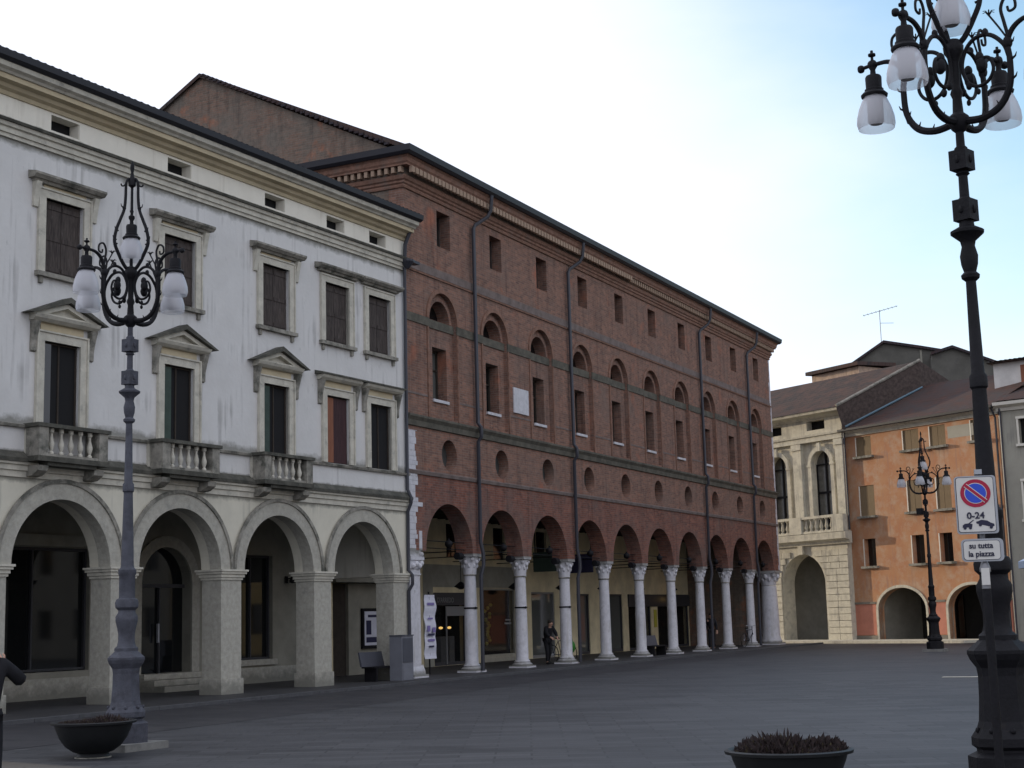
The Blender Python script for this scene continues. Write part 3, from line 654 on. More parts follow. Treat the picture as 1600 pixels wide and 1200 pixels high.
    rf.add(vs, [(j*(nx+1)+i, j*(nx+1)+i+1, (j+1)*(nx+1)+i+1, (j+1)*(nx+1)+i) for j in range(2) for i in range(nx)])
    rf.add([(-.12, -.6, 15.6), (-.12, 7.62, 19.56), (-.12, 14.8, 15.5), (-.12, -.6, 15.74), (-.12, 7.62, 19.70), (-.12, 14.8, 15.64)], [(0, 1, 4, 3), (1, 2, 5, 4)])
    RF = rf.build('roof', 'tile_brown', B, fix=False)
    v = M()
    for k in range(40):
        a = k/40; y = .4+7.2*a; z = 15.98+3.62*a; v.box(-.16, .12, y, y+.15, z+.06, z+.13)
    v.build('verge_tiles', 'tile_dark', RF)
    # columns
    cc = [(ac[i]+ac[i+1])/2 for i in range(9)]
    def capital(c, d, rr, z0, z1):
        m = M(); h = z1-z0
        m.lathe([(rr*1.02, z0), (rr*1.12, z0+h*.3), (rr*1.2, z0+h*.62), (rr*1.42, z0+h*.8), (rr*1.45, z0+h*.84)], (c, d, 0), 16)
        a = rr*1.5; m.box(c-a, c+a, d-a, d+a, z0+h*.86, z1)
        for k in range(8):
            t = PI/4*k+PI/8*0; rad = rr*(1.5 if k % 2 else 1.3)
            m.ball((c+rad*math.cos(t), d+rad*math.sin(t), z0+h*(.74 if k % 2 else .60)), rr*.30, sz=1.25, seg=8)
            m.ball((c+rr*1.15*math.cos(t+.39), d+rr*1.15*math.sin(t+.39), z0+h*.42), rr*.22, sz=1.6, seg=6)
        return m
    for i, c in enumerate(cc):
        d = .30; rr = .20
        sh = M().lathe([(rr*1.22, .28), (rr*1.05, .36), (rr*1.04, 1.2), (rr*.98, 2.2), (rr*.92, 3.06)], (c, d, 0), 24).build('column', 'white_marble', B, smooth=True)
        M().box(c-.34, c+.34, d-.34, d+.34, .05, .13).lathe([(.33, .13), (.345, .17), (.30, .21), (.26, .235), (.275, .26), (.245, .30)], (c, d, 0), 24).build('column_base', 'white_marble', sh, smooth=True)
        capital(c, d, rr, 3.10, zs).build('capital', 'white_marble', sh, smooth=True)
        M().lathe([(.19, 3.055), (.215, 3.07), (.215, 3.095), (.19, 3.11)], (c, d, 0), 24).build('necking', 'stone_weathered', sh, smooth=True)
        if i < 3: M().lathe([(.19, 2.02), (.222, 2.025), (.222, 2.07), (.19, 2.075)], (c, d, 0), 20).ball((c-.1, d-.22, 2.045), .04).build('iron_band', 'iron', sh)
    # corner pillar at the near end, stepped white quoins above
    P = M().box(.03, .62, .0, .60, .42, 3.02).build('corner_pillar', 'white_marble', B)
    M().box(-.0, .84, -.12, .74, .05, .15).prof_x(.0, .74, [(-.07, .153), (-.06, .25), (0, .38), (0, .42), (.5, .42), (.5, .153)]).build('pillar_base', 'white_marble', P)
    q = M().box(.0, .645, -.03, .62, 3.02, 3.06).box(.02, .60, -.02, .6, 3.06, 3.2).box(-.02, .60, -.05, .6, 3.2, 3.45).box(-.03, .74, -.09, .66, 3.45, 3.56).box(0, .62, -.04, .6, 3.563, 3.735)
    for a, b, z in ((.62, -.05, 3.36), (.48, -.07, 3.28), (.3, -.07, 3.34), (.12, -.07, 3.28), (.62, -.05, 3.62)): q.ball((a, b, z), .085)
    q.build('pillar_capital', 'white_marble', P, smooth=True)
    qn = M(); z = 3.74; k = 0
    while z < 7.3:
        h = random.choice([.13, .17, .2]); w = .40+random.choice([0, .05, .09, .13, .16])
        if z < 4.3: w -= .06
        if 4.9 < z < 5.1: w = .82
        qn.box(-.005, w, -.022, .02, z, min(z+h-.006, 7.3)); z += h
    qn.box(.60, .76, -.02, .02, 3.74, 4.32); qn.build('quoins', 'white_marble', B)
    # far corner: stout column and white quoins
    c = L-.52
    sh = M().lathe([(.50, .30), (.45, .5), (.43, 1.8), (.38, 3.0)], (c, .46, 0), 28).build('corner_column', 'white_marble', B, smooth=True)
    M().box(c-.55, c+.55, -.1, 1.02, .05, .16).lathe([(.53, .16), (.55, .22), (.50, .32)], (c, .46, 0), 28).build('column_base', 'white_marble', sh, smooth=True)
    capital(c, .46, .37, 3.02, zs).build('capital', 'white_marble', sh, smooth=True)
    qn = M(); z = 3.76
    while z < 14.5:
        h = random.choice([.18, .22, .26]); w = .07+.16*random.random()
        qn.box(L-w, L+.022, -.02, .3, z, z+h-.006); z += h
    qn.build('far_quoins', 'white_marble', B)
    # portico interior
    D = 4.85
    sh = [(9.93, 12.45), (13.8, 16.65), (18.1, 20.35), (22.65, 23.95), (25.1, 27.8), (28.5, 31.4), (32.4, 39)]
    hs = [rect(9.95, 12.45, .06, 2.70), rect(13.8, 16.65, .22, 2.88), rect(18.1, 20.35, .06, 2.75), rect(22.65, 24.0, .06, 2.69), rect(25.15, 27.85, .06, 2.69), rect(28.55, 31.45, .06, 2.69), rect(32.35, 36.8, .06, 2.69)]
    up = []
    for c in (11.5, 15.3, 19.2): up.append(rect(c-.5, c+.5, 4.0, 5.25))
    M().wall(rect(.4, L, 0, 5.7), hs+up, D, D+.3).build('portico_wall', 'inner_cream', B)
    M().box(9.2, 17.2, D-.02, D-.004, 2.9, 3.72).box(9.2, 9.9, D-.02, D-.004, .05, 2.9).build('portico_wall_panel', 'inner_grey', B)
    M().box(.4, L, .6, D, 5.55, 5.7).build('portico_ceiling', 'beam_wood', B)
    q = M()
    for i in range(60): q.box(.6+.61*i, .74+.61*i, .6, D, 5.38, 5.545)
    q.build('ceiling_beams', 'beam_wood', B)
    q = M()
    for i, c in enumerate(ac):
        for z in (3.86, 4.08): q.tube([(c-1.5, .3, z), (c+1.5, .3, z)], .014, 6)
    for c in cc: q.tube([(c, .5, 3.85), (c, D, 3.85)], .02, 6)
    q.build('tie_rods', 'iron', B)
    for c in (11.5, 15.3, 19.2): M().box(c-.5, c+.5, D+.1, D+.13, 4.0, 5.25).build('mezzanine_window', 'glass_dark', B)
    return B
BP = brick_palace()

def shops():
    """shop fronts behind the brick arcade"""
    B = BP; D = 4.85
    def front(a, b, z0, z1, frame='shop_frame', pane='glass_shop', sign=None):
        W = M().box(a, b, D+.12, D+.135, z0, z1).build('shop_window', pane, B)
        q = M().box(a, a+.07, D+.04, D+.118, z0, z1).box(b-.07, b, D+.04, D+.118, z0, z1).box(a+.07, b-.07, D+.04, D+.118, z1-.07, z1).box(a+.07, b-.07, D+.04, D+.118, z0, z0+.12)
        q.build('window_frame', frame, W)
        r = M().box(a, b, D+1.6, D+1.65, z0-.1, z1).box(a-.03, a, D+.31, D+1.6, 0, z1).box(b, b+.03, D+.31, D+1.6, 0, z1).box(a, b, D+.31, D+1.6, z1, z1+.04)
        r.build('shop_interior', 'dark_room', W)
        return W
    W = front(9.95, 12.45, .06, 2.70)
    s = M().box(9.9, 12.5, D-.06, D-.01, 2.24, 2.66).build('sign_board', 'shop_frame', B)
    txt("D'ARREDO", .26, s, 'shop_steel', (10.1, D-.07, 2.34), 'x')
    M().box(10.9, 10.95, D-.0, D+.038, .1, 2.2).box(10.95, 12.4, D+.0, D+.038, 1.85, 2.2).build('door_transom', 'shop_steel', W)
    for x in (11.35, 12.0):
        M().ball((x, D+.5, 1.42), .08, sz=.6).build('lit_lamp', 'lamp_glow', W)
        M().box(x-.2, x+.2, D+.4, D+.7, .1, 1.1).build('display_stand', 'shop_steel', W)
    W = front(13.8, 16.65, .22, 2.88, 'shop_stone')
    M().box(13.75, 16.7, D-.06, D-.0, .06, .22).build('window_sill', 'shop_stone', W)
    M().tube([(14.35, D+.5, .45), (14.3, D+.5, 1.3), (14.45, D+.5, 1.8), (14.7, D+.5, 2.3)], .07, 8, .03).build('display_figure', 'orange_cloth', W)
    q = M()
    for i in range(14): q.ball((15.15+.12*math.sin(i*2.1), D+.5+.08*math.cos(i*1.7), .75+i*.115), .075, seg=6)
    q.build('hanging_garland', 'gold_cloth', W)
    for x in (14.5, 15.3): M().ball((x, D+.9, 2.7), .05).build('lit_lamp', 'lamp_glow', W)
    M().box(15.9, 16.35, D+.10, D+.118, 1.62, 1.68).box(15.82, 16.4, D+.10, D+.118, 1.48, 1.55).build('window_lettering', 'shop_steel', W)
    W = front(18.1, 20.35, .06, 2.75, 'shop_steel', 'glass_grey')
    W = front(22.65, 24.0, .06, 2.69, 'shop_frame', 'glass_grey')
    W = front(25.15, 27.85, .06, 2.69, 'shop_frame', 'glass_grey')
    W = front(28.55, 31.45, .06, 2.69)
    s = M().box(28.5, 36.8, D-.08, D-.01, 2.1, 2.68).build('fascia', 'shop_frame', B)
    M().box(31.5, 32.3, D-.02, D+.28, .06, 2.1).build('shop_pier', 'inner_cream', B)
    M().box(31.75, 32.1, D-.06, D-.03, 1.1, 1.95).build('notice_case', 'gold_cloth', B)
    M().ball((33.4, D-.3, 2.45), .07, sz=1.6).build('lit_lamp', 'lamp_glow', s)
    W = front(32.35, 36.8, .06, 2.69)

def txt(s, size, parent, m, loc, plane='x', name='lettering', bold=0, rot=None):
    c = bpy.data.curves.new('t', 'FONT'); c.body = s; c.size = size; c.extrude = .004; c.offset = bold; c.align_x = 'LEFT'
    o = bpy.data.objects.new('t', c); COL.objects.link(o)
    dg = bpy.context.evaluated_depsgraph_get(); me = bpy.data.meshes.new_from_object(o.evaluated_get(dg))
    COL.objects.unlink(o); bpy.data.objects.remove(o)
    me.name = name; me.materials.clear(); me.materials.append(MATS[m])
    t = bpy.data.objects.new(name, me); COL.objects.link(t); t.parent = parent; t.location = loc; t.rotation_euler = rot or (PI/2, 0, 0)
    return t
shops()

def downpipes():
    xs = [4.28, 11.75, 26.15, 33.15]
    for i, x in enumerate(xs):
        p = M().tube([(x+.55, -.55, 15.5), (x+.55, -.5, 15.0), (x+.5, -.40, 14.78), (x+.1, -.14, 14.45), (x, -.12, 14.3), (x, -.13, 7.9), (x, -.24, 7.75), (x, -.24, 7.45), (x, -.12, 7.3), (x, -.12, 4.1), (x+.08, -.16, 3.75), (x+.08, -.17, 3.4), (x, -.11, 3.05), (x, -.10, .1)], .062, 8).build('downpipe', 'pipe_dark', BP, smooth=True)
downpipes()
tag(M().box(7.1, 8.22, -.05, -.005, 8.57, 9.43).build('wall_plaque', 'white_marble', BP))

# lamps hung in the arcades
def arcade_lamps():
    o = None
    for i in range(10):
        y = BY+2.5+3.59*i-.9
        b = M().ball((0, 0, 0), .125, sz=1.0).tube([(0, 0, .08), (0, 0, .17)], .03, 6)
        if o is None:
            o = b.build('spot_lamp', 'iron', smooth=True); q = o
        else: q = o.copy(); COL.objects.link(q)
        q.location = (BX-.3, BY+2.95+3.59*i+(.15 if i else 0), 4.02)
        tag(q, 'small black spot lamp on the tie rods of the %s brick arch from the left' % ORD[i], 'lamp', 'spot lamps on the arcade tie rods')
    o2 = None
    for i in range(9):
        if o2 is None:
            o2 = empty('capital_lamp'); M().tube([(0, -.26, 0), (0, .02, 0)], .115, 12).build('lamp_body', 'iron', o2, smooth=True); M().tube([(0, .02, 0), (0, .3, -.02)], .02, 6).build('bracket', 'iron', o2)
            q = o2
        else: q = copy_tree(o2)
        q.location = (BX-.28, BY+4.295+3.59*i-.62, 3.66)
        tag(q, 'black floodlight beside the capital of the %s round column from the left' % ORD[i], 'lamp', 'floodlights beside the capitals')
    o3 = None
    for i in range(6):
        if o3 is None:
            o3 = empty('pendant_lamp'); M().lathe([(.02, .16), (.06, .14), (.16, .06), (.24, 0), (.20, -.02), (.05, -.1), (.01, -.1)], seg=14).build('lamp_shade', 'iron', o3, smooth=True); M().tube([(0, 0, .15), (0, 0, 2.55)], .012, 5).build('cord', 'iron', o3)
            q = o3
        else: q = copy_tree(o3)
        q.location = (BX-2.4, BY+7.55+(i-0)*4.1 if i else BY+7.55, 2.82)
        tag(q, 'black saucer pendant lamp, %s from the left under the brick arcade' % ORD[i], 'lamp', 'pendant lamps under the brick arcade')
arcade_lamps()

# ------------------------------------------------------------------ far side: loggia palace, orange house, grey house
FO = (-19.77, 80.12, 0); FA = math.atan2(-.49870732, .86677045)
UF, DF = 57.1, 59.6
def bk(u, z, d):                      # a point seen on the front plane at (u, z) that really stands d behind it
    k = 1+d/DF; return (UF+(u-UF)*k, d, 1.65+(z-1.65)*k)
def balus(m, x, y, z0, z1, r=.07):
    h = z1-z0; m.lathe([(r, z0), (r, z0+.06*h), (r*.5, z0+.12*h), (r*1.1, z0+.32*h), (r*.5, z0+.7*h), (r*.5, z0+.85*h), (r, z0+.92*h), (r, z1)], (x, y, 0), 8)
def far_sunlit_strip():  # pale raised slab added to stand for the sunlit strip of road
    o = M().box(-16.5, 9.5, -2.9, -.0, .0, .13).build('far_sunlit_strip', 'loggia_stone', loc=FO); o.rotation_euler = (0, 0, FA); o['kind'] = 'structure'
far_sunlit_strip()
def loggia():
    B = empty('loggia_palace', FO, FA, 'cream stone palace with tall arched windows, balustrade and rusticated ground floor arch', 'building')
    U0 = -16.5
    wc = [-1.75, -5.12, -8.5, -11.9, -15.2]; la = [-3.42, -8.6, -13.7]; f0 = -.30
    o = [(U0, 5.2), (U0, 0)]
    for c in reversed(la): o += [(c-1.65, 0), (c-1.65, 3.1)]+arc(c, 3.1, 1.65, 180, 0, 24)[1:-1]+[(c+1.65, 3.1), (c+1.65, 0)]
    o += [(.0, 0), (.0, 5.2)]
    G = M().wall(o, [], f0, .6).build('ground_wall', 'loggia_stone', B)
    # rusticated blocks
    qs = [M() for _ in la]; z = .1
    while z < 4.75:
        for j, c in enumerate(la):
            w = (.0 if c == la[0] else 0)
            x0 = c+1.69 if z < 3.1 else c+max(.3, 1.69*math.sqrt(max(.02, 1-((z-3.1)/1.75)**2)))+.03
            x1 = .03 if j == 0 else la[j-1]-1.69
            if z >= 3.1 and j: x1 = la[j-1]-max(.3, 1.69*math.sqrt(max(.02, 1-((z-3.1)/1.75)**2)))
            nb = max(1, int((x1-x0)/.62))
            for k in range(nb):
                a = x0+(x1-x0)*k/nb; b = x0+(x1-x0)*(k+1)/nb
                qs[j].box(a+.015, b-.015, f0-.07, f0+.0, z+.015, z+.33)
        z += .345
    for q in qs: q.build('rusticated_pier', 'loggia_stone', G)
    for c in la: M().box(c-.18, c+.18, f0-.16, f0, 4.75, 5.25).build('keystone', 'loggia_stone', G)
    M().prof_x(U0, .36, [(f0+.0, 5.2), (f0-.15, 5.2), (f0-.2, 5.35), (f0-.5, 5.45), (f0-.52, 5.8), (f0, 5.83)]).build('balcony_cornice', 'loggia_stone', B)
    # first floor
    hs = [rect(c-.72, c+.72, 6.75, 9.62)[:2]+arc(c, 9.62, .72, 0, 180, 18) for c in wc]
    hs = [[(c-.72, 6.0), (c+.72, 6.0)]+arc(c, 9.62, .72, 0, 180, 18) for c in wc]
    M().wall(rect(U0, 0, 5.83, 10.9), hs, f0+.22, .5).build('upper_wall', 'loggia_stone', B)
    for c in wc:
        a = M().wall(arc(c, 9.62, .95, 0, 180, 20)+arc(c, 9.62, .72, 180, 0, 20), [], f0+.08, f0+.217).build('window_arch', 'loggia_stone', B)
        M().box(c-.98, c-.72, f0+.10, f0+.217, 6.0, 9.5).box(c+.72, c+.98, f0+.10, f0+.217, 6.0, 9.5).box(c-1.02, c-.70, f0+.06, f0+.23, 9.5, 9.62).box(c+.70, c+1.02, f0+.06, f0+.23, 9.5, 9.62).build('jamb', 'loggia_stone', a)
        M().box(c-.12, c+.12, f0-.02, f0+.1, 10.3, 10.75).build('keystone', 'loggia_stone', a)
        W = M().wall([(c-.72, 6.0), (c+.72, 6.0)]+arc(c, 9.62, .72, 0, 180, 18), [], .28, .30).build('arched_window', 'pane_curtain', B)
        M().box(c-.05, c+.05, .2, .278, 6, 10.3).box(c-.72, c+.72, .2, .278, 8.0, 8.12).box(c-.72, c+.72, .2, .278, 9.56, 9.64).box(c-.72, c-.66, .2, .278, 6, 9.56).box(c+.66, c+.72, .2, .278, 6, 9.56).build('window_frame', 'iron', W)
    for c in [-.24, -3.43, -6.8, -10.2, -13.55]:
        w = .32 if c < -1 else .27
        p = M().box(c-w, c+w, f0+.0, f0+.217, 6.0, 10.5).build('pilaster', 'loggia_stone', B)
        M().box(c-w-.05, c+w+.05, f0-.06, f0+.21, 10.5, 10.82).build('pilaster_capital', 'loggia_stone', p)
        M().box(c-w-.04, c+w+.02, f0-.05, f0+.21, 5.84, 6.1).build('pilaster_base', 'loggia_stone', p)
        M().box(c-w-.14, c+w+.14, f0-.42, f0-.1, 5.832, 6.74).build('pedestal', 'loggia_stone', p)
    # balustrade
    bl = M().box(U0, .0, f0-.40, f0-.14, 6.62, 6.76).box(U0, 0, f0-.38, f0-.14, 5.832, 5.95).build('balustrade', 'loggia_stone', B)
    for c in wc:
        for k in range(6):
            m = M(); balus(m, c-.95+.38*k, f0-.27, 5.95, 6.62, .095); m.build('baluster', 'loggia_stone', bl, smooth=True)
    # entablature and attic
    M().prof_x(U0, .05, [(.2, 10.85), (f0-.02, 10.85), (f0-.02, 11.1), (f0-.10, 11.14), (f0-.12, 11.25), (.2, 11.28)]).build('entablature', 'loggia_stone', B)
    M().wall(rect(U0, 0, 11.28, 12.1), [rect(c-.68, c+.68, 11.5, 12.02) for c in [-1.95, -5.3, -8.7, -12.1]], f0+.1, .5).build('attic_wall', 'loggia_stone', B)
    for c in [-1.95, -5.3, -8.7, -12.1]: M().box(c-.68, c+.68, .2, .22, 11.5, 12.02).build('attic_window', 'dark_room', B)
    M().prof_x(U0, .35, [(.2, 12.1), (f0, 12.1), (f0-.1, 12.2), (f0-.5, 12.3), (f0-.55, 12.45), (.2, 12.5)]).build('top_cornice', 'loggia_stone', B)
    # roof
    e = -.9
    rp = [bk(-5.36, 14.3, 6.2), bk(5.5, 15.0, 6.2)]
    M().add([(-20, e, 12.45), (.35, e, 12.45), (2.2, 3.8, 14.98), (-20, 3.8, 14.98), (-20, 9.8, 12.5), (2.2, 9.8, 12.5), (-20, 3.8, 12.4)], [(0, 1, 2, 3), (3, 2, 5, 4), (0, 3, 6)]).build('roof', 'tile_brown', B, fix=False)
    M().add([(.35, e, 12.45), (2.2, 3.8, 14.98), (2.2, 9.8, 12.5), (2.2, 3.8, 12.5), (2.2, 3.8, 13.0), (.45, -.55, 11.2)], [(0, 1, 4, 5), (1, 2, 3)]).build('roof_hip', 'tile_rough', B, fix=False)
    M().tube([(.35, e, 12.5), (2.2, 3.8, 15.03)], .09, 6).build('ridge_tiles', 'stone_weathered', B)
    M().box(U0, -.05, 10, 10.3, 0, 12.4).box(U0, U0+.3, .6, 10, 0, 12.3).box(-.35, -.05, .6, 10, 5.2, 12.3).box(U0, -.05, .6, 10, 5.0, 5.2).build('rear_wall', 'gable_plaster', B)
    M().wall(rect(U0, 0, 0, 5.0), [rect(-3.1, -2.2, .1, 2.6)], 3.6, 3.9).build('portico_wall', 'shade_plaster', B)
    M().box(-3.1, -2.2, 3.75, 3.78, .05, 2.6).build('portico_door', 'dark_room', B)
    M().tube([(.15, f0-.25, 12.3), (.2, .05, 11.7), (.17, f0+.05, 11.2), (.17, f0+.05, 5.9)], .05, 6).build('downpipe', 'pipe_dark', B)
    return B
loggia()

def orange_house():
    B = empty('orange_house', FO, FA, 'orange plastered house with shuttered windows and two cream edged arches on the ground floor', 'building')
    U1 = 10.1
    ar = [(3.22, 1.6), (7.78, 1.55)]; zsp = 1.62; rz = 1.12
    o = [(.0, 2.05), (.0, 0)]
    hs = []
    o = [(.0, 10.85), (.0, 0)]
    for c, r in ar: o += [(c-r, 0), (c-r, zsp)]+arc(c, zsp, r, 180, 0, 24, rz)[1:-1]+[(c+r, zsp), (c+r, 0)]
    o += [(U1, 0), (U1, 10.85)]
    top = [(1.30, .52), (4.55, .52), (6.30, .50), (8.9, .5)]
    mid = [(1.33, .50), (4.55, .45), (6.45, .45), (8.9, .45)]
    low = [(1.30, .40), (4.58, .40), (6.38, .40), (8.9, .4)]
    for c, w in top: hs.append(rect(c-w, c+w, 9.72, 10.75))
    for c, w in mid: hs.append(rect(c-w, c+w, 6.55, 8.15))
    for c, w in low: hs.append(rect(c-w, c+w, 3.92, 5.35))
    M().wall(o, hs, 0, .42).build('front_wall', 'orange_plaster', B)
    for a0, a1 in ((.02, 1.48), (4.97, 6.08), (9.48, 10.1)):
        M().box(a0, a1, -.012, 0, .35, 1.95).build('pink_dado', 'pink_plaster', B)
        M().box(a0, a1, -.05, 0, 1.95, 2.06).build('impost_string', 'gable_plaster', B)
        M().box(a0, a1, -.05, 0, .0, .32).build('plinth', 'gable_plaster', B)
    for c, r in ar:
        M().wall([(c-r-.14, 0), (c-r+.0, 0), (c-r, zsp)]+arc(c, zsp, r, 180, 0, 24, rz)[1:-1]+[(c+r, zsp), (c+r, 0), (c+r+.14, 0), (c+r+.14, zsp)]+arc(c, zsp, r+.14, 0, 180, 24, rz+.14)[1:-1]+[(c-r-.14, zsp)], [], -.04, .3).build('arch_surround', 'loggia_stone', B)
    def win(c, w, z0, z1, shut):
        W = M().box(c-w, c+w, .30, .32, z0, z1).build('window', 'glass_dark', B)
        M().box(c-w-.14, c+w+.16, -.20, .1, z0-.12, z0-.003).build('window_sill', 'stone_weathered', W)
        if shut == 1: M().box(c-w, c-.01, .03, .07, z0+.01, z1-.01).box(c+.01, c+w, .03, .07, z0+.01, z1-.01).build('shutter', 'wood_pale', W)
        M().box(c-w-.06, c-w, -.012, .02, z0, z1).build('window_trim', 'plaster_cream', W)
    for c, w in top: win(c, w, 9.72, 10.75, 1)
    for c, w in mid: win(c, w, 6.55, 8.15, 1)
    for c, w in low: win(c, w, 3.92, 5.35, 0)
    M().prof_x(0, U1, [(0, 10.85), (-.08, 10.85), (-.12, 11.0), (-.30, 11.12), (-.30, 11.2), (.2, 11.2)]).build('cornice', 'stone_cream', B)
    M().box(-.05, U1, -.52, -.30, 11.14, 11.25).build('gutter', 'gutter_dark', B)
    M().add([(.1, -.45, 11.25), (U1, -.45, 11.25), (U1, 4.3, 13.45), (1.5, 4.3, 13.75), (U1, 10.2, 11.3), (.1, 10.2, 11.3)], [(0, 1, 2, 3), (3, 2, 4, 5)]).add([(.1, -.45, 11.1), (1.5, 4.3, 13.6), (.1, 10.2, 11.1), (.1, -.45, 11.25), (1.5, 4.3, 13.75), (.1, 10.2, 11.3)], [(0, 1, 4, 3), (1, 2, 5, 4)]).build('roof', 'tile_red', B, fix=False)
    M().tube([(.5, -.45, 11.36), (2.26, 3.8, 13.52)], .06, 6).build('roof_flashing', 'slate_blue', B)
    M().box(0, U1, 10, 10.3, 0, 11).box(0, .3, .5, 10, 0, 11).box(U1-.3, U1, .5, 10, 0, 11).box(0, U1, .5, 10, 3.2, 3.4).box(0, U1, .9, 10, 11.05, 11.1).build('rear_wall', 'gable_plaster', B)
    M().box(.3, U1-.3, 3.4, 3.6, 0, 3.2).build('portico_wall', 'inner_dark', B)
    M().box(1.3, 1.5, .45, 3.4, 0, 3.2).build('portico_side_wall', 'shade_plaster', B)
    for a, b in ((2.4, 3.3), (3.6, 4.4), (6.8, 7.7), (8.0, 8.8)):
        M().box(a, b, 3.3, 3.38, .1, 2.3).build('portico_door', 'glass_dark', B)
    M().tube([(U1-.12, -.35, 11.1), (U1-.14, -.08, 10.7), (U1-.14, -.08, 0)], .055, 6).build('downpipe', 'pipe_dark', B)
    M().box(6.95, 8.55, -.006, 0, 10.0, 10.6).build('plaster_repair', 'grey_plaster', B)
    return B
orange_house()

def grey_house():
    o = Vector(FO)+Vector((.86677, -.49871, 0))*10.12; a = math.atan2(-.24, .97)
    B = empty('grey_house', o, a, 'grey plastered house at the right edge with white rooftop dormer and red tiled roof', 'building')
    U1 = 11
    ws = [(1.45, .5), (4.2, .5), (7.0, .5)]
    hs = [rect(c-w, c+w, 9.3, 10.5) for c, w in ws]+[rect(c-w, c+w, 5.7, 7.5) for c, w in ws]
    o2 = [(0, 11.0), (0, 0)]
    for c in (2.6, 6.6): o2 += [(c-1.3, 0), (c-1.3, 2.1)]+arc(c, 2.1, 1.3, 180, 0, 20)[1:-1]+[(c+1.3, 2.1), (c+1.3, 0)]
    o2 += [(U1, 0), (U1, 11)]
    M().wall(o2, hs, 0, .4).build('front_wall', 'grey_plaster', B)
    for c, w in ws:
        for z0, z1 in ((9.3, 10.5), (5.7, 7.5)):
            W = M().box(c-w, c+w, .25, .27, z0, z1).build('window', 'glass_dark', B)
            M().box(c-w-.1, c-w, -.04, .05, z0, z1).box(c+w, c+w+.1, -.04, .05, z0, z1).box(c-w-.12, c+w+.12, -.06, .05, z1, z1+.12).box(c-w-.16, c+w+.16, -.12, .05, z0-.12, z0-.002).build('window_frame', 'plaster_cream', W)
    M().prof_x(-.1, U1, [(0, 10.95), (-.1, 10.95), (-.15, 11.1), (-.45, 11.2), (-.48, 11.35), (.3, 11.38)]).build('cornice', 'plaster_cream', B)
    M().add([(-.1, -.5, 11.4), (U1, -.5, 11.4), (U1, 6, 13.6), (-.1, 6, 13.6), (U1, 12, 11.4), (-.1, 12, 11.4)], [(0, 1, 2, 3), (3, 2, 4, 5)]).build('roof', 'tile_red', B, fix=False)
    d = M().box(-1.15, 3.4, 2.6, 5.5, 12.0, 13.75).build('dormer', 'white_render', B)
    M().box(.25, .95, 2.56, 2.598, 12.6, 13.5).build('dormer_window', 'wood_red', d)
    q = M(); n = 90; vs = []
    for y, z in ((2.2, 13.76), (5.8, 14.2)):
        for i in range(n+1):
            x = -1.35+4.95*i/n; vs.append((x, y, z+.06*abs(math.sin(PI*x/.24))))
    q.add(vs, [(i, i+1, n+2+i, n+1+i) for i in range(n)]).box(-1.35, 3.6, 2.25, 5.8, 13.72, 13.75); q.build('dormer_roof', 'tile_brown', d, fix=False)
    M().box(0, U1, 10, 10.3, 0, 11).box(0, U1, .5, 10, 3.6, 3.8).box(0, U1, 3.4, 3.6, 0, 3.6).box(0, .2, .5, 10, 0, 11).box(U1-.2, U1, .5, 10, 0, 11).build('rear_wall', 'shade_plaster', B)
    M().tube([(.1, -.1, 11.2), (.1, -.1, 0)], .06, 6).build('downpipe', 'pipe_dark', B)
grey_house()

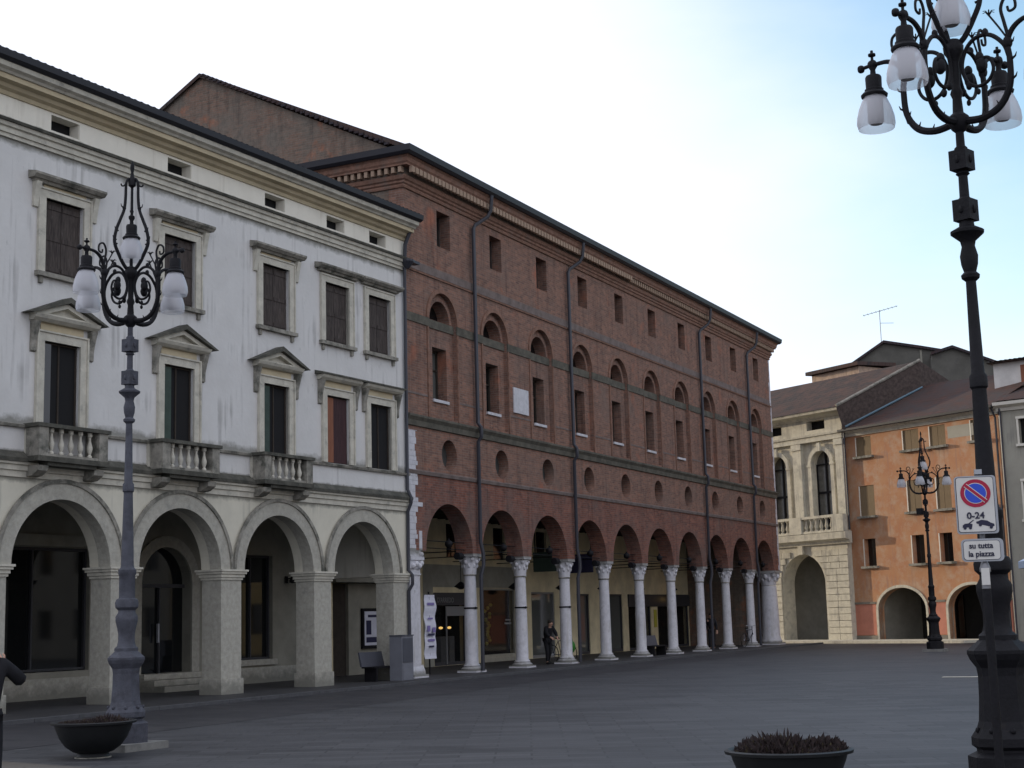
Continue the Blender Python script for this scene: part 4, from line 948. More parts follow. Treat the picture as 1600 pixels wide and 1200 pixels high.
def rear_houses():
    az = R(12.5)
    def gabled(loc, prof, depth, label):
        B = empty('gabled_rear_house', loc, az, label, 'building')
        M().wall([(prof[0][0], 0), (prof[-1][0], 0)]+[(x, z) for x, z in reversed(prof)], [], 0, depth).build('gable_wall', 'gable_shaded', B)
        for i in range(len(prof)-1):
            (ax, a_z), (bx, bz) = prof[i], prof[i+1]
            M().add([(ax, -.25, a_z), (bx, -.25, bz), (bx, depth+.2, bz), (ax, depth+.2, a_z), (ax, -.25, a_z+.17), (bx, -.25, bz+.17), (bx, depth+.2, bz+.17), (ax, depth+.2, a_z+.17)], [(0, 3, 2, 1), (4, 5, 6, 7), (0, 1, 5, 4), (2, 3, 7, 6), (0, 4, 7, 3), (1, 2, 6, 5)]).build('roof', 'tile_dark', B)
        return B
    o = Vector((-20.75, 95.7, 0))
    B = gabled(o, [(-4.2, 15.85), (0, 18.5), (2.25, 18.0), (4.1, 17.55)], 9, 'tall plain grey gable of a rear house with a television aerial on top')
    M().box(2.2, 2.32, -.06, .0, 12, 17.9).build('corner_strip', 'shade_plaster', B)
    M().tube([(2.9, -.1, 17.6), (2.9, -.1, 12)], .07, 6).build('downpipe', 'pipe_dark', B)
    A = empty('tv_aerial', o+Vector((-.2, .3, 18.5)), az-.1, 'thin grey television aerial on the tall grey gable', 'aerial')
    M().tube([(0, 0, -.1), (0, 0, 2.25)], .03, 6).build('mast', 'zinc', A)
    q = M().tube([(-1.05, 0, 1.98), (1.15, 0, 2.42)], .022, 5)
    for i in range(9): x = -1.0+i*.26; q.tube([(x, -.32, 1.99+.2*(x+1)), (x, .32, 1.99+.2*(x+1))], .012, 4)
    q.build('antenna_boom', 'zinc', A)
    M().tube([(0, 0, 1.40), (.85, 0, 1.33)], .018, 5).build('lower_boom', 'zinc', A)
    o2 = o+Vector((math.cos(az), math.sin(az), 0))*4.0+Vector((math.sin(az), -math.cos(az), 0))*2.0
    gabled(o2, [(-1.2, 17.2), (.1, 17.55), (3.2, 16.15), (6.5, 14.9)], 7, 'lower dark roofed rear house to the right of the tall grey gable')
    # small sunlit brick parapet house behind the loggia roof
    E = empty('roof_parapet_house', FO, FA, 'low sunlit brick attic with tiled top rising behind the cream loggia roof', 'building')
    d = 7.5; a = bk(-2.2, 14.05, d); b = bk(1.3, 14.35, d)
    M().add([(a[0], d, 10), (b[0], d, 10), (b[0], d, b[2]+.25), (a[0], d, a[2]+.55), (a[0], d+3, 10), (b[0], d+3, 10), (b[0], d+3, b[2]+.25), (a[0], d+3, a[2]+.55)], [(0, 1, 2, 3), (4, 7, 6, 5), (0, 3, 7, 4), (1, 5, 6, 2), (3, 2, 6, 7)]).build('attic_wall', 'brick_pale', E)
    M().add([(a[0]-.2, d-.35, a[2]+.56), (b[0]+.25, d-.35, b[2]+.26), (b[0]+.25, d+3, b[2]+.4), (a[0]-.2, d+3, a[2]+.7), (a[0]-.2, d-.35, a[2]+.78), (b[0]+.25, d-.35, b[2]+.48), (b[0]+.25, d+3, b[2]+.62), (a[0]-.2, d+3, a[2]+.9)], [(0, 3, 2, 1), (4, 5, 6, 7), (0, 1, 5, 4), (2, 3, 7, 6), (0, 4, 7, 3), (1, 2, 6, 5)]).build('roof', 'tile_brown', E)
rear_houses()

# houses on the camera's own side of the square (seen only in the shop and window glass)
def opposite():
    a = math.atan2(-.24, .97); p0 = Vector((-.32, 72.45, 0)); d0 = Vector((.97, -.24, 0)).normalized()
    rows = [(p0, a, 11, 12.5, 'yellow_plaster', 'yellow house right of the grey house, beyond the right edge'), (p0+d0*11.2, a, 13, 14, 'grey_plaster', 'grey plastered house two doors right of the seen grey house'),
            (p0+d0*24.4, a, 14, 13, 'yellow_plaster', 'corner yellow house at the far end of the square'), (Vector((36, 64, 0)), -PI/2, 20, 13, 'grey_plaster', 'plain grey house opposite the brick palazzo'), (Vector((36, 43.8, 0)), -PI/2, 20, 14, 'yellow_plaster', 'yellow house opposite the white palazzo')]
    for i, (loc, rz, W, h, m, lab) in enumerate(rows):
        B = empty('facing_house', loc, rz, lab, 'building')
        hs = []; cs = [W*(k+.5)/5 for k in range(5)]
        for c in cs:
            for z in (1.2, 5.2): hs.append(rect(c-.5, c+.5, z, z+1.8))
            hs.append(rect(c-1, c+1, .0, 3)[:2]+arc(c, 2.2, 1.0, 0, 180, 12)) if 0 else None
        hs = [x for x in hs if x]
        M().wall(rect(0, W, 0, h), hs, 0, .4).build('front_wall', m, B)
        q = M()
        for c in cs:
            for z in (1.2, 5.2): q = M().box(c-.5, c+.5, .3, .33, z, z+1.8).build('window', 'glass_dark', B)
        M().add([(-.3, -.5, h), (W+.3, -.5, h), (W+.3, 6, h+2.4), (-.3, 6, h+2.4), (W+.3, 12, h), (-.3, 12, h)], [(0, 1, 2, 3), (3, 2, 4, 5)]).build('roof', 'tile_red', B, fix=False)
        M().box(0, W, 10, 10.3, 0, h).box(0, .3, .4, 10, 0, h).box(W-.3, W, .4, 10, 0, h).build('rear_wall', m, B)
opposite()

# ------------------------------------------------------------------ street lamps
def lamp(name_loc, rot, cage_rot, metal, label, drop=1.0):
    cage_rot = -PI/4
    B = empty('street_lamp', (name_loc[0], name_loc[1], 0), rot, label, 'street lamp', 'ornate five-lantern street lamps in the square')
    M().box(-.42, .42, -.42, .42, 0, .10).build('step', 'kerb_pale', B)
    # pedestal (octagonal) and shaft
    ped = [(.33, .10), (.33, .36), (.25, .40), (.25, .42), (.29, .45), (.29, .52), (.235, .60), (.215, .66), (.20, .85), (.195, 1.05), (.205, 1.12), (.255, 1.19), (.275, 1.24), (.275, 1.27), (.17, 1.36)]
    P = M().lathe(ped, seg=8, rot=PI/8).build('pedestal', metal, B)
    q = M()
    for k in range(8): a = PI/8*2*k; q.ball((.235*math.cos(a), .235*math.sin(a), .585), .026, seg=6)
    q.build('pedestal_studs', metal, P)
    sh = [(.165, 1.36), (.165, 1.40), (.13, 1.43), (.115, 1.50), (.115, 1.60), (.13, 1.68), (.155, 1.78), (.155, 1.84), (.12, 1.90), (.12, 1.93), (.16, 1.97), (.165, 2.03), (.15, 2.08), (.115, 2.10), (.112, 2.12), (.112, 2.42), (.125, 2.44), (.125, 2.50), (.098, 2.53), (.090, 2.56), (.064, 3.60), (.080, 3.62), (.080, 3.72), (.060, 3.75), (.046, 4.60), (.08, 4.63), (.085, 4.66), (.055, 4.69), (.075, 4.76), (.082, 4.84), (.06, 4.93), (.07, 4.98), (.15, 5.05), (.152, 5.075), (.07, 5.12), (.065, 5.17)]
    M().lathe(sh, seg=16).build('shaft', metal, B, smooth=True)
    q0 = M().box(-.085, .085, -.085, .085, 5.17, 5.37).lathe([(.07, 5.37), (.045, 5.40), (.042, 5.60), (.065, 5.62), (.045, 5.65)], seg=12).box(-.085, .085, -.085, .085, 5.655, 5.84).lathe([(.06, 5.84), (.06, 5.87), (.04, 5.89), (.038, 6.02)], seg=12)
    for zc in (5.27, 5.75):
        for k in range(4): q0.ball((.085*math.cos(PI/2*k), .085*math.sin(PI/2*k), zc), .04, sx=.6, sy=.6, seg=6)
    q0.build('middle_shaft', metal, B, smooth=True)
    q = M()
    q.lathe([(.038, 6.02), (.07, 6.05), (.10, 6.11), (.095, 6.17), (.05, 6.21), (.042, 6.35), (.06, 6.40), (.04, 6.46), (.042, 6.70), (.055, 6.74), (.09, 6.80), (.095, 6.86), (.06, 6.92), (.01, 6.94)], seg=14)
    q.build('upper_shaft', 'iron', B, smooth=True)
    zz = lambda z: z if z < 6.12 or z > 7.25 else 6.12+(z-6.12)*drop
    def radial(a, pts): return [(r*math.cos(a), r*math.sin(a), z) for r, z in pts]
    def smooth_pts(pts, n=5):
        out = []; P = [pts[0]]+list(pts)+[pts[-1]]
        for i in range(1, len(P)-2):
            for k in range(n):
                t = k/n; o = []
                for d in range(2):
                    p0, p1, p2, p3 = P[i-1][d], P[i][d], P[i+1][d], P[i+2][d]
                    o.append(.5*((2*p1)+(-p0+p2)*t+(2*p0-5*p1+4*p2-p3)*t*t+(-p0+3*p1-3*p2+p3)*t**3))
                out.append(tuple(o))
        return out+[pts[-1]]
    ARM = smooth_pts([(r_, zz(z_)) for r_, z_ in [(.05, 6.12), (.24, 6.10), (.42, 6.17), (.53, 6.36), (.55, 6.62), (.54, 6.82), (.60, 6.95), (.71, 7.02), (.87, 7.03)]])
    SCR = smooth_pts([(.54, 6.62), (.50, 6.74), (.38, 6.86), (.24, 6.88), (.13, 6.80), (.075, 6.64), (.12, 6.48), (.22, 6.41), (.33, 6.44), (.385, 6.54), (.35, 6.65), (.27, 6.66), (.24, 6.58)])
    CUR = smooth_pts([(.55, 6.80), (.52, 6.95), (.50, 7.08), (.55, 7.17), (.63, 7.14), (.64, 7.05), (.58, 7.03), (.565, 7.08)])
    FL = smooth_pts([(.54, 6.78), (.46, 6.92), (.38, 7.05)])
    for k in range(4):
        a = PI/2*k
        A = M().tube(radial(a, ARM), .038, 8, .021)
        # leaf spurs along the arm
        for j, (r, z) in enumerate(ARM[6:26:2]):
            s = 1 if j % 2 else -1; A.tube(radial(a, [(r, z), (r+.035*s+.02, z+.03), (r+.05*s+.02, z+.065)]), .016, 5, .003)
        A = A.build('lamp_arm', 'iron', B, smooth=True)
        s = M().tube(radial(a, SCR), .022, 7, .015).tube(radial(a, CUR), .017, 6, .012).tube(radial(a, FL), .010, 5)
        for (r, z, q1) in ((.27, 6.60, .055), (.255, 6.68, .04), (.33, 6.90, .03), (.13, 6.44, .03), (.54, 6.74, .045), (.22, 6.36, .022)):
            s.ball((r*math.cos(a), r*math.sin(a), z), q1, sz=1.4, seg=7)
        for t in range(6):
            b = t*PI/3; c0 = Vector((.38*math.cos(a), .38*math.sin(a), 7.05))
            s.tube([c0, c0+Vector((.03*math.cos(b), .03*math.sin(b), .04)), c0+Vector((.06*math.cos(b), .06*math.sin(b), .035))], .009, 4, .003)
        s.build('arm_scroll', 'iron', A, smooth=True)
        c = (.87*math.cos(a), .87*math.sin(a), 0)
        lantern(B, c, 6.38-.9*(1-drop), a)
    # central lantern with its cage
    lantern(B, (0, 0, 0), 7.02, 0, False)
    q = M()
    CG = smooth_pts([(.03, 6.86), (.11, 6.93), (.20, 7.08), (.275, 7.26), (.25, 7.45), (.185, 7.62), (.125, 7.78), (.105, 7.95), (.10, 8.14), (.09, 8.21), (.055, 8.26), (.02, 8.22)])
    for k in range(3):
        a = cage_rot+2*PI/3*k
        q.tube(radial(a, CG), .028, 7, .018)
        for r, z in ((.22, 7.16), (.245, 7.3), (.215, 7.44), (.12, 7.8), (.23, 7.24)): q.tube(radial(a, [(r, z), (r+.05, z+.02), (r+.06, z+.06)]), .014, 5, .004)
        q.tube(radial(a, smooth_pts([(.10, 8.18), (.13, 8.14), (.165, 8.13), (.185, 8.16)])), .012, 5)
        q.ball((.125*math.cos(a), .125*math.sin(a), 7.8), .03, seg=6)
    q.tube([(0, 0, 7.55), (0, 0, 8.2)], .013, 6)
    q.lathe([(.01, 8.12), (.055, 8.16), (.06, 8.24), (.03, 8.30), (.02, 8.36), (.032, 8.42), (.028, 8.47), (.004, 8.54)], seg=10)
    q.build('lantern_cage', 'iron', B, smooth=True)
    return B
def lantern(B, c, z, a, side=True):
    m = M(); w = .185
    prof = [(w*.93, z), (w, z+.05), (w*.97, z+.12), (w*.84, z+.21), (w*.66, z+.29), (w*.52, z+.33)]
    m.lathe(prof, c, 20); m.f = m.f[:-2]
    Lg = m.build('lantern', 'lamp_glass', B, smooth=True)
    M().lathe([(.06, z+.05), (.078, z+.07), (.078, z+.30), (.05, z+.33)], c, 12).build('bulb_holder', 'lamp_core', Lg, smooth=True)
    k = M().lathe([(w*.68, z+.325), (w*.71, z+.345), (w*.58, z+.37), (.092, z+.375), (.092, z+.40), (.078, z+.41), (.080, z+.52), (.07, z+.54), (.03, z+.55), (.025, z+.60), (.045, z+.64), (.045, z+.67), (.01, z+.70)], c, 16)
    if side:
        x, y = math.cos(a), math.sin(a)
        k.ball((c[0], c[1], z+.655), .05, seg=8)
        k.tube([(c[0]-x*.02, c[1]-y*.02, z+.655), (c[0]+x*.16, c[1]+y*.16, z+.645)], .018, 6).ball((c[0]+x*.13, c[1]+y*.13, z+.645), .04, seg=6)
        k.tube([(c[0], c[1], z+.66), (c[0], c[1], z+.80)], .014, 6).ball((c[0], c[1], z+.755), .042, sz=.5, seg=6)
    else: k.tube([(c[0], c[1], z+.68), (c[0], c[1], z+.8)], .02, 6)
    k.build('lantern_cap', 'iron', Lg, smooth=True)
va = math.atan2(16.8, -14.5)
lamp((-14.55, 16.86), va+PI/4, va, 'iron_grey', 'ornate grey street lamp behind the bowl planter in front of the white palazzo')
va = math.atan2(14.13, -2.22)
lamp((-2.20, 13.98), va+R(62), va+.9, 'iron', 'tall dark street lamp at the right beside the no parking sign', .89)
va = math.atan2(59.85, -11.77)
LB = lamp((-11.77, 59.85), va+R(80), va+R(35), 'iron', 'distant black street lamp with a floodlight in front of the orange house')
M().box(.10, .34, -.16, .16, 5.28, 5.52).box(0, .12, -.02, .02, 5.38, 5.42).build('floodlight', 'iron', LB)
M().box(.15, .30, -.175, -.162, 5.30, 5.50).build('floodlight_glass', 'zinc', LB)

# ------------------------------------------------------------------ parking sign
def sign():
    loc = Vector((-2.13, 13.14, 0)); rz = math.atan2(13.35, -2.42)-PI/2+R(4)
    B = empty('parking_sign', loc, rz, 'white no parking sign reading 0-24 with plate su tutta la piazza on a thin pole', 'sign')
    M().lathe([(.036, 0), (.036, 1.80)], seg=14).build('sleeve_pole', 'iron', B, smooth=True); M().lathe([(.036, 1.80), (.036, 1.93), (.046, 1.94), (.046, 1.97), (.038, 1.99), (.032, 2.01), (.010, 2.05)], seg=14).build('pole_cap', 'steel_pole', B, smooth=True)
    M().lathe([(.022, 1.9), (.022, 2.74), (.03, 2.75), (.03, 2.775), (.01, 2.79)], (0, .03, 0), seg=12).build('inner_pole', 'steel_pole', B, smooth=True)
    def rr(x0, x1, z0, z1, r, n=5):
        return arc(x1-r, z1-r, r, 0, 90, n)+arc(x0+r, z1-r, r, 90, 180, n)+arc(x0+r, z0+r, r, 180, 270, n)+arc(x1-r, z0+r, r, 270, 360, n)
    P = M().wall(rr(-.165, .185, 2.335, 2.865, .03), [], -.045, -.02).build('sign_plate', 'sign_back', B)
    M().wall(rr(-.155, .165, 2.35, 2.855, .025), [], -.050, -.0455).build('sign_border', 'sign_black', P)
    M().wall(rr(-.150, .160, 2.355, 2.850, .022), [], -.054, -.0505).build('sign_face', 'sign_white', P)
    cx, cz = .008, 2.705
    M().wall(arc(cx, cz, .128, 0, 354, 40), [], -.057, -.0545).build('no_parking_ring', 'sign_red', P)
    M().wall(arc(cx, cz, .095, 0, 354, 40), [], -.0585, -.0575).build('no_parking_rim', 'sign_white', P)
    M().wall(arc(cx, cz, .089, 0, 354, 40), [], -.060, -.059).build('no_parking_disc', 'sign_blue', P)
    def bar(w, y0, y1, m):
        d = Vector((math.cos(R(-42)), math.sin(R(-42)))); n = Vector((-d.y, d.x)); c = Vector((cx, cz)); l = .112
        q = [c-d*l-n*w, c+d*l-n*w, c+d*l+n*w, c-d*l+n*w]; M().wall([tuple(v) for v in q], [], y0, y1).build('no_parking_bar', m, P)
    bar(.019, -.0618, -.0605, 'sign_white'); bar(.0125, -.0632, -.0620, 'sign_red')
    txt('0-24', .082, P, 'sign_black', (-.078, -.0560, 2.475), name='hours_lettering', bold=.002)
    # tow truck pictogram
    T = M()
    T.wall([(-.12, 2.395), (-.04, 2.395), (-.035, 2.425), (-.055, 2.43), (-.02, 2.46), (-.025, 2.465), (-.07, 2.432), (-.10, 2.43), (-.118, 2.415)], [], -.056, -.0542)
    T.wall([(-.0, 2.428), (.13, 2.392), (.15, 2.405), (.145, 2.422), (.12, 2.432), (.09, 2.452), (.04, 2.462), (.015, 2.45), (-.005, 2.445)], [], -.056, -.0542)
    for x, z in ((-.10, 2.39), (-.055, 2.39), (.03, 2.415), (.12, 2.39)): T.wall(arc(x, z, .0135, 0, 330, 11), [], -.0585, -.0562)
    T.build('tow_pictogram', 'sign_black', P)
    P.scale = (.96, 1, .92); P.location = (-.045, 0, 2.50-2.60*.92)
    Q = M().wall(rr(-.165, .205, 2.105, 2.305, .04), [], -.045, -.02).build('lower_plate', 'sign_back', B)
    M().wall(rr(-.150, .175, 2.118, 2.290, .03), [], -.050, -.0455).build('plate_border', 'sign_black', Q)
    M().wall(rr(-.146, .171, 2.122, 2.286, .027), [], -.054, -.0505).build('plate_face', 'sign_white', Q)
    txt('su tutta', .068, Q, 'sign_black', (-.098, -.0555, 2.222), name='upper_lettering', bold=.0015)
    txt('la piazza', .068, Q, 'sign_black', (-.108, -.0555, 2.150), name='lower_lettering', bold=.0015)
    Q.scale = (.92, 1, .95); Q.location = (-.03, 0, 2.12-2.205*.95)
    M().wall(rect(-.036, .030, 1.83, 1.97), [], -.046, -.043).build('pole_sticker', 'sign_white', B)
    M().box(-.03, .03, -.02, .03, 2.40, 2.44).box(-.03, .03, -.02, .03, 2.76, 2.80).box(-.03, .03, -.02, .03, 2.10, 2.14).build('clamps', 'sign_back', B)
sign()

# ------------------------------------------------------------------ bowl planters
def planter(loc, rz, label, seed, full=1.0):
    random.seed(seed)
    B = empty('bowl_planter', loc, rz, label, 'planter', 'iron bowl planters')
    M().lathe([(.20, 0), (.22, .02), (.20, .06), (.26, .08), (.36, .15), (.44, .26), (.49, .38), (.505, .43), (.555, .44), (.56, .465), (.53, .475), (.47, .45), (.44, .40), (.01, .40)], seg=40).build('bowl', 'planter_iron', B, smooth=True)
    M().lathe([(.24, -.0), (.24, .015)], seg=20).build('foot', 'stone_weathered', B)
    M().lathe([(.46, .41), (.35, .45), (.15, .47), (.01, .475)], seg=24).build('soil', 'soil', B)
    for nm, m_, n, dens in (('heather', 'leaf_dark', int(5200*full), 1), ('dry_tips', 'leaf_olive', int(260*full), 1)):
        q = M()
        for i in range(n):
            t = random.random()*2*PI; r = .46*math.sqrt(random.random()); x, y = r*math.cos(t), r*math.sin(t)
            h = (.07+.13*(1-(r/.47)**2))*(.7+.42*random.random())*full
            h *= .75+.5*math.sin(7*x+seed)*math.cos(6*y+seed)
            z0 = .42; d = Vector((x*.5+random.gauss(0, .35), y*.5+random.gauss(0, .35), 1)).normalized()
            b = Vector((x, y, z0)); w = .008+.010*random.random(); s = d.cross(Vector((random.random()-.5, random.random()-.5, .1))).normalized()*w
            k = random.random()*.75 if nm == 'heather' else .55
            base = b+d*h*k; tip = b+d*(h*(k+.4)+.025); mid = (base+tip)/2
            q.add([base, mid+s, tip, mid-s], [(0, 1, 2, 3)])
        tag(q.build(nm, m_, B, fix=False), kind='stuff')
    return B
planter((-14.14, 15.76, 0), .3, 'dark iron bowl planter at the foot of the grey street lamp', 3, .55)
planter((-3.9, 13.12, 0), 0, 'dark iron bowl planter full of brown heather at the bottom right', 5)

# ------------------------------------------------------------------ street furniture near the arcade
def bench(loc, rz, label):
    B = empty('bench', loc, rz, label, 'bench', 'metal benches by the arcade')
    q = M()
    q.box(-.78, .78, -.22, .22, .42, .46); q.build('seat', 'iron', B)
    M().add([(-.78, .20, .46), (.78, .20, .46), (.78, .26, .46), (-.78, .26, .46), (-.78, .30, .86), (.78, .30, .86), (.78, .34, .86), (-.78, .34, .86)], [(0, 1, 5, 4), (2, 3, 7, 6), (0, 4, 7, 3), (1, 2, 6, 5), (4, 5, 6, 7), (0, 3, 2, 1)]).build('backrest', 'box_dark', B)
    for s in (-1, 1): M().box(s*.62-.04, s*.62+.04, -.20, .20, .05, .42).build('leg', 'iron', B)
bench((-22.55, 36.9, 0), WA-PI*0, 'dark metal bench under the rightmost white palazzo arch')
bench((-22.6, 58.1, 0), PI/2, 'dark metal bench between the fifth and sixth white columns')
def utility():
    B = empty('utility_cabinet', (-22.22, 37.54, 0), WA, 'grey metal utility cabinet against the pier beside the white corner pillar', 'cabinet')
    M().box(-.72, -.14, -.36, .05, .02, 1.28).build('cabinet_body', 'box_grey', B)
    M().box(-.74, -.12, -.38, .05, 1.28, 1.31).build('cabinet_lid', 'box_dark', B)
    M().box(-.68, -.18, -.375, -.363, .55, 1.22).build('cabinet_door', 'box_dark', B)
    M().box(-.68, -.18, -.375, -.363, .06, .52).build('cabinet_panel', 'box_grey', B)
utility()
def poster():
    B = empty('poster_case', (0, 0, 0), 0, 'black framed poster case on the wall behind the rightmost white arch', 'poster')
    vx = Vector((.0508709, .998705, 0)); n = Vector((vx.y, -vx.x, 0)); p = Vector((-22.35, 38.07, 0))-n*4.02+vx*3.2
    p = Vector((-22.35, 38.07, 0))-n*4.04+vx*3.72; B.location = (p.x, p.y, 0); B.rotation_euler = (0, 0, WA)
    M().box(-.47, .47, -.08, -.0, .86, 2.14).build('case_frame', 'iron', B)
    f = M().box(-.38, .38, -.095, -.082, .96, 2.04).build('poster_sheet', 'paper_white', B)
    M().box(-.30, -.02, -.10, -.0955, 1.3, 1.75).box(-.30, .3, -.10, -.0955, 1.05, 1.22).box(-.2, .3, -.10, -.0955, 1.85, 1.93).build('poster_print', 'ink_dark', f)
poster()
def banner():
    B = empty('paper_banner', (BX-.95, BY+2.86, -.22), PI/2, 'long white paper banner with purple print hanging behind the white corner pillar', 'banner')
    q = M(); n = 24; vs = []
    for i in range(n+1):
        z = .75+1.95*i/n; w = .02*math.sin(i*.9); h = .36+.03*math.sin(i*.45)
        vs += [(-h, w, z), (h+.03*math.cos(i*.6), w+.02, z), (h+.03*math.cos(i*.6), w+.024, z), (-h, w+.004, z)]
    fs = []
    for i in range(n):
        for k in range(4): fs.append((4*i+k, 4*i+(k+1) % 4, 4*i+4+(k+1) % 4, 4*i+4+k))
    q.add(vs, fs); s = q.build('banner_sheet', 'paper_white', B)
    M().box(-.22, .20, -.034, -.030, 2.38, 2.46).build('banner_print', 'ink_purple', s)
    for bx in ((-.2, .2, 1.28, 1.35), (-.25, -.06, 1.58, 1.76), (.08, .26, 1.55, 1.70), (-.2, .1, 1.95, 2.0)): M().box(bx[0], bx[1], -.034, -.030, bx[2], bx[3]).build('banner_print', 'ink_purple', s)
    M().box(-.22, .2, -.034, -.030, 1.45, 1.52).box(-.15, .15, -.034, -.030, 1.1, 1.15).build('banner_text', 'ink_dark', s)
    M().tube([(0, .05, .05), (0, .05, 2.8)], .025, 8).lathe([(.22, .05), (.22, .09), (.03, .10)], (0, .05, 0), 14).build('stand', 'iron', B)
banner()
def hanging_signs():
    for i, (y, lab) in enumerate([(18.1, 'dark hanging shop sign seen through the fourth brick arch'), (14.9, 'dark hanging shop sign seen through the third brick arch')]):
        B = empty('hanging_sign', (BX-2.6, BY+y, 0), 0, lab, 'sign', 'hanging shop signs under the arcade')
        M().box(-.55, .55, -.05, .05, 3.45, 4.2).build('sign_panel', 'ink_dark' if i == 0 else 'wood_green', B)
        M().box(-.5, -.46, -.02, .02, 4.2, 5.4).box(.46, .5, -.02, .02, 4.2, 5.4).build('hanger', 'iron', B)
hanging_signs()
def wall_lamp():
    vx = Vector((.0508709, .998705, 0)); n = Vector((vx.y, -vx.x, 0)); p = Vector((-22.35, 38.07, 0))-n*3.7+vx*(-1.03)
    B = empty('wall_lamp', (p.x, p.y, 3.0), WA, 'small black wall lamp beside the glazed opening behind the third white arch', 'lamp')
    M().box(-.05, .05, -.04, 0, -.1, .1).tube([(0, 0, 0), (0, -.15, .04), (0, -.22, 0)], .018, 6).build('bracket', 'iron', B)
    M().lathe([(.05, .1), (.10, 0), (.11, -.06), (.03, -.09)], (0, -.24, -.02), 10).build('lamp_shade', 'iron', B)
wall_lamp()

# ------------------------------------------------------------------ people
def skin_mesh(name, joints, links, m, parent, lvl=1):
    """joints: {name: (x,y,z,r)}; links: pairs. One continuous skinned surface rooted at the first joint"""
    ks = list(joints); me = bpy.data.meshes.new(name)
    me.from_pydata([joints[k][:3] for k in ks], [(ks.index(a), ks.index(b)) for a, b in links], []); me.materials.append(MATS[m])
    o = bpy.data.objects.new(name, me); COL.objects.link(o); o.parent = parent
    sk = o.modifiers.new('skin', 'SKIN'); sk.use_smooth_shade = True
    if not me.skin_vertices: me.attributes.new
    for i, k in enumerate(ks):
        v = me.skin_vertices[0].data[i]; r = joints[k][3]; v.radius = (r, r) if not isinstance(r, tuple) else r
        v.use_root = (i == 0)
    sb = o.modifiers.new('sub', 'SUBSURF'); sb.levels = sb.render_levels = lvl
    return o
def freeze(o):
    dg = bpy.context.evaluated_depsgraph_get(); me = bpy.data.meshes.new_from_object(o.evaluated_get(dg)); o.modifiers.clear(); old = o.data; o.data = me
    if not me.materials: me.materials.append(old.materials[0])
    for p in me.polygons: p.use_smooth = True
def person(loc, rz, label, pose, coat='cloth_black', trousers='cloth_black', h=1.7, hair='hair_dark', group=None, facing=0):
    """pose: dict of joints in metres for a 1.7 m figure facing -y"""
    P = empty('person', loc, rz, label, 'person', group); s = h/1.7
    J = dict(pelvis=(0, 0, .92), waist=(0, .01, 1.06), chest=(0, 0, 1.26), neck=(0, .01, 1.45), jaw=(0, -.01, 1.53), head=(0, 0, 1.60), crown=(0, .01, 1.655),
             shL=(-.17, 0, 1.39), elL=(-.23, .02, 1.12), wrL=(-.24, -.06, .88), shR=(.17, 0, 1.39), elR=(.23, .02, 1.12), wrR=(.24, -.06, .88),
             hipL=(-.09, 0, .88), knL=(-.10, -.02, .49), anL=(-.10, .02, .09), hipR=(.09, 0, .88), knR=(.10, -.02, .49), anR=(.10, .02, .09))
    J.update(pose)
    RR = dict(pelvis=.10, waist=.105, chest=.13, neck=.055, jaw=.072, head=.088, crown=.065, shL=.06, elL=.042, wrL=.028, shR=.06, elR=.042, wrR=.028, hipL=.075, knL=.056, anL=.04, hipR=.075, knR=.056, anR=.04)
    jj = {k: (J[k][0]*s, J[k][1]*s, J[k][2]*s, RR[k]*s) for k in RR}
    L = [('pelvis', 'waist'), ('waist', 'chest'), ('chest', 'neck'), ('neck', 'jaw'), ('jaw', 'head'), ('head', 'crown'), ('chest', 'shL'), ('shL', 'elL'), ('elL', 'wrL'), ('chest', 'shR'), ('shR', 'elR'), ('elR', 'wrR'),
         ('pelvis', 'hipL'), ('hipL', 'knL'), ('knL', 'anL'), ('pelvis', 'hipR'), ('hipR', 'knR'), ('knR', 'anR')]
    # nose, hands with five fingers each, feet
    hx, hy, hz = J['head']; jj['nose'] = (hx*s, (hy-.095)*s, (hz-.01)*s, .014*s); L.append(('head', 'nose'))
    for sd in (-1, 1):
        jj['ear%d' % sd] = ((hx+sd*.088)*s, hy*s, (hz-.005)*s, .016*s); L.append(('head', 'ear%d' % sd))
        w = Vector(J['wrL' if sd < 0 else 'wrR']); e = Vector(J['elL' if sd < 0 else 'elR']); d = (w-e).normalized(); a = d.cross(Vector((0, -1, 0)));
        if a.length < .1: a = Vector((1, 0, 0))
        a.normalize(); n = 'L' if sd < 0 else 'R'
        pm = w+d*.055; jj['palm'+n] = (*(pm*s), .034*s); L.append(('wr'+n, 'palm'+n))
        for f, (o, ln, cu) in enumerate([(-.034, .060, .02), (-.012, .072, .025), (.011, .068, .028), (.033, .052, .03)]):
            b = pm+d*.042+a*o; c = b+d*ln*.5+Vector((0, -cu*.4, 0)); t = b+d*ln*.9+Vector((0, -cu, 0))
            for q, (v, r) in enumerate(((b, .0105), (c, .009), (t, .0075))): jj['f%s%d%d' % (n, f, q)] = (*(v*s), r*s)
            L += [('palm'+n, 'f%s%d0' % (n, f)), ('f%s%d0' % (n, f), 'f%s%d1' % (n, f)), ('f%s%d1' % (n, f), 'f%s%d2' % (n, f))]
        t0 = w+d*.03-a*.035; t1 = t0+d*.03-a*.025; t2 = t1+d*.028
        for q, v in enumerate((t0, t1, t2)): jj['t%s%d' % (n, q)] = (*(v*s), (.012-.0015*q)*s)
        L += [('wr'+n, 't%s0' % n), ('t%s0' % n, 't%s1' % n), ('t%s1' % n, 't%s2' % n)]
        an = J['an'+n]; jj['toe'+n] = (an[0]*s, (an[1]-.15)*s, .035*s, .035*s); L.append(('an'+n, 'toe'+n))
    skin_mesh('body', jj, L, 'skin', P, 1)
    g = .022
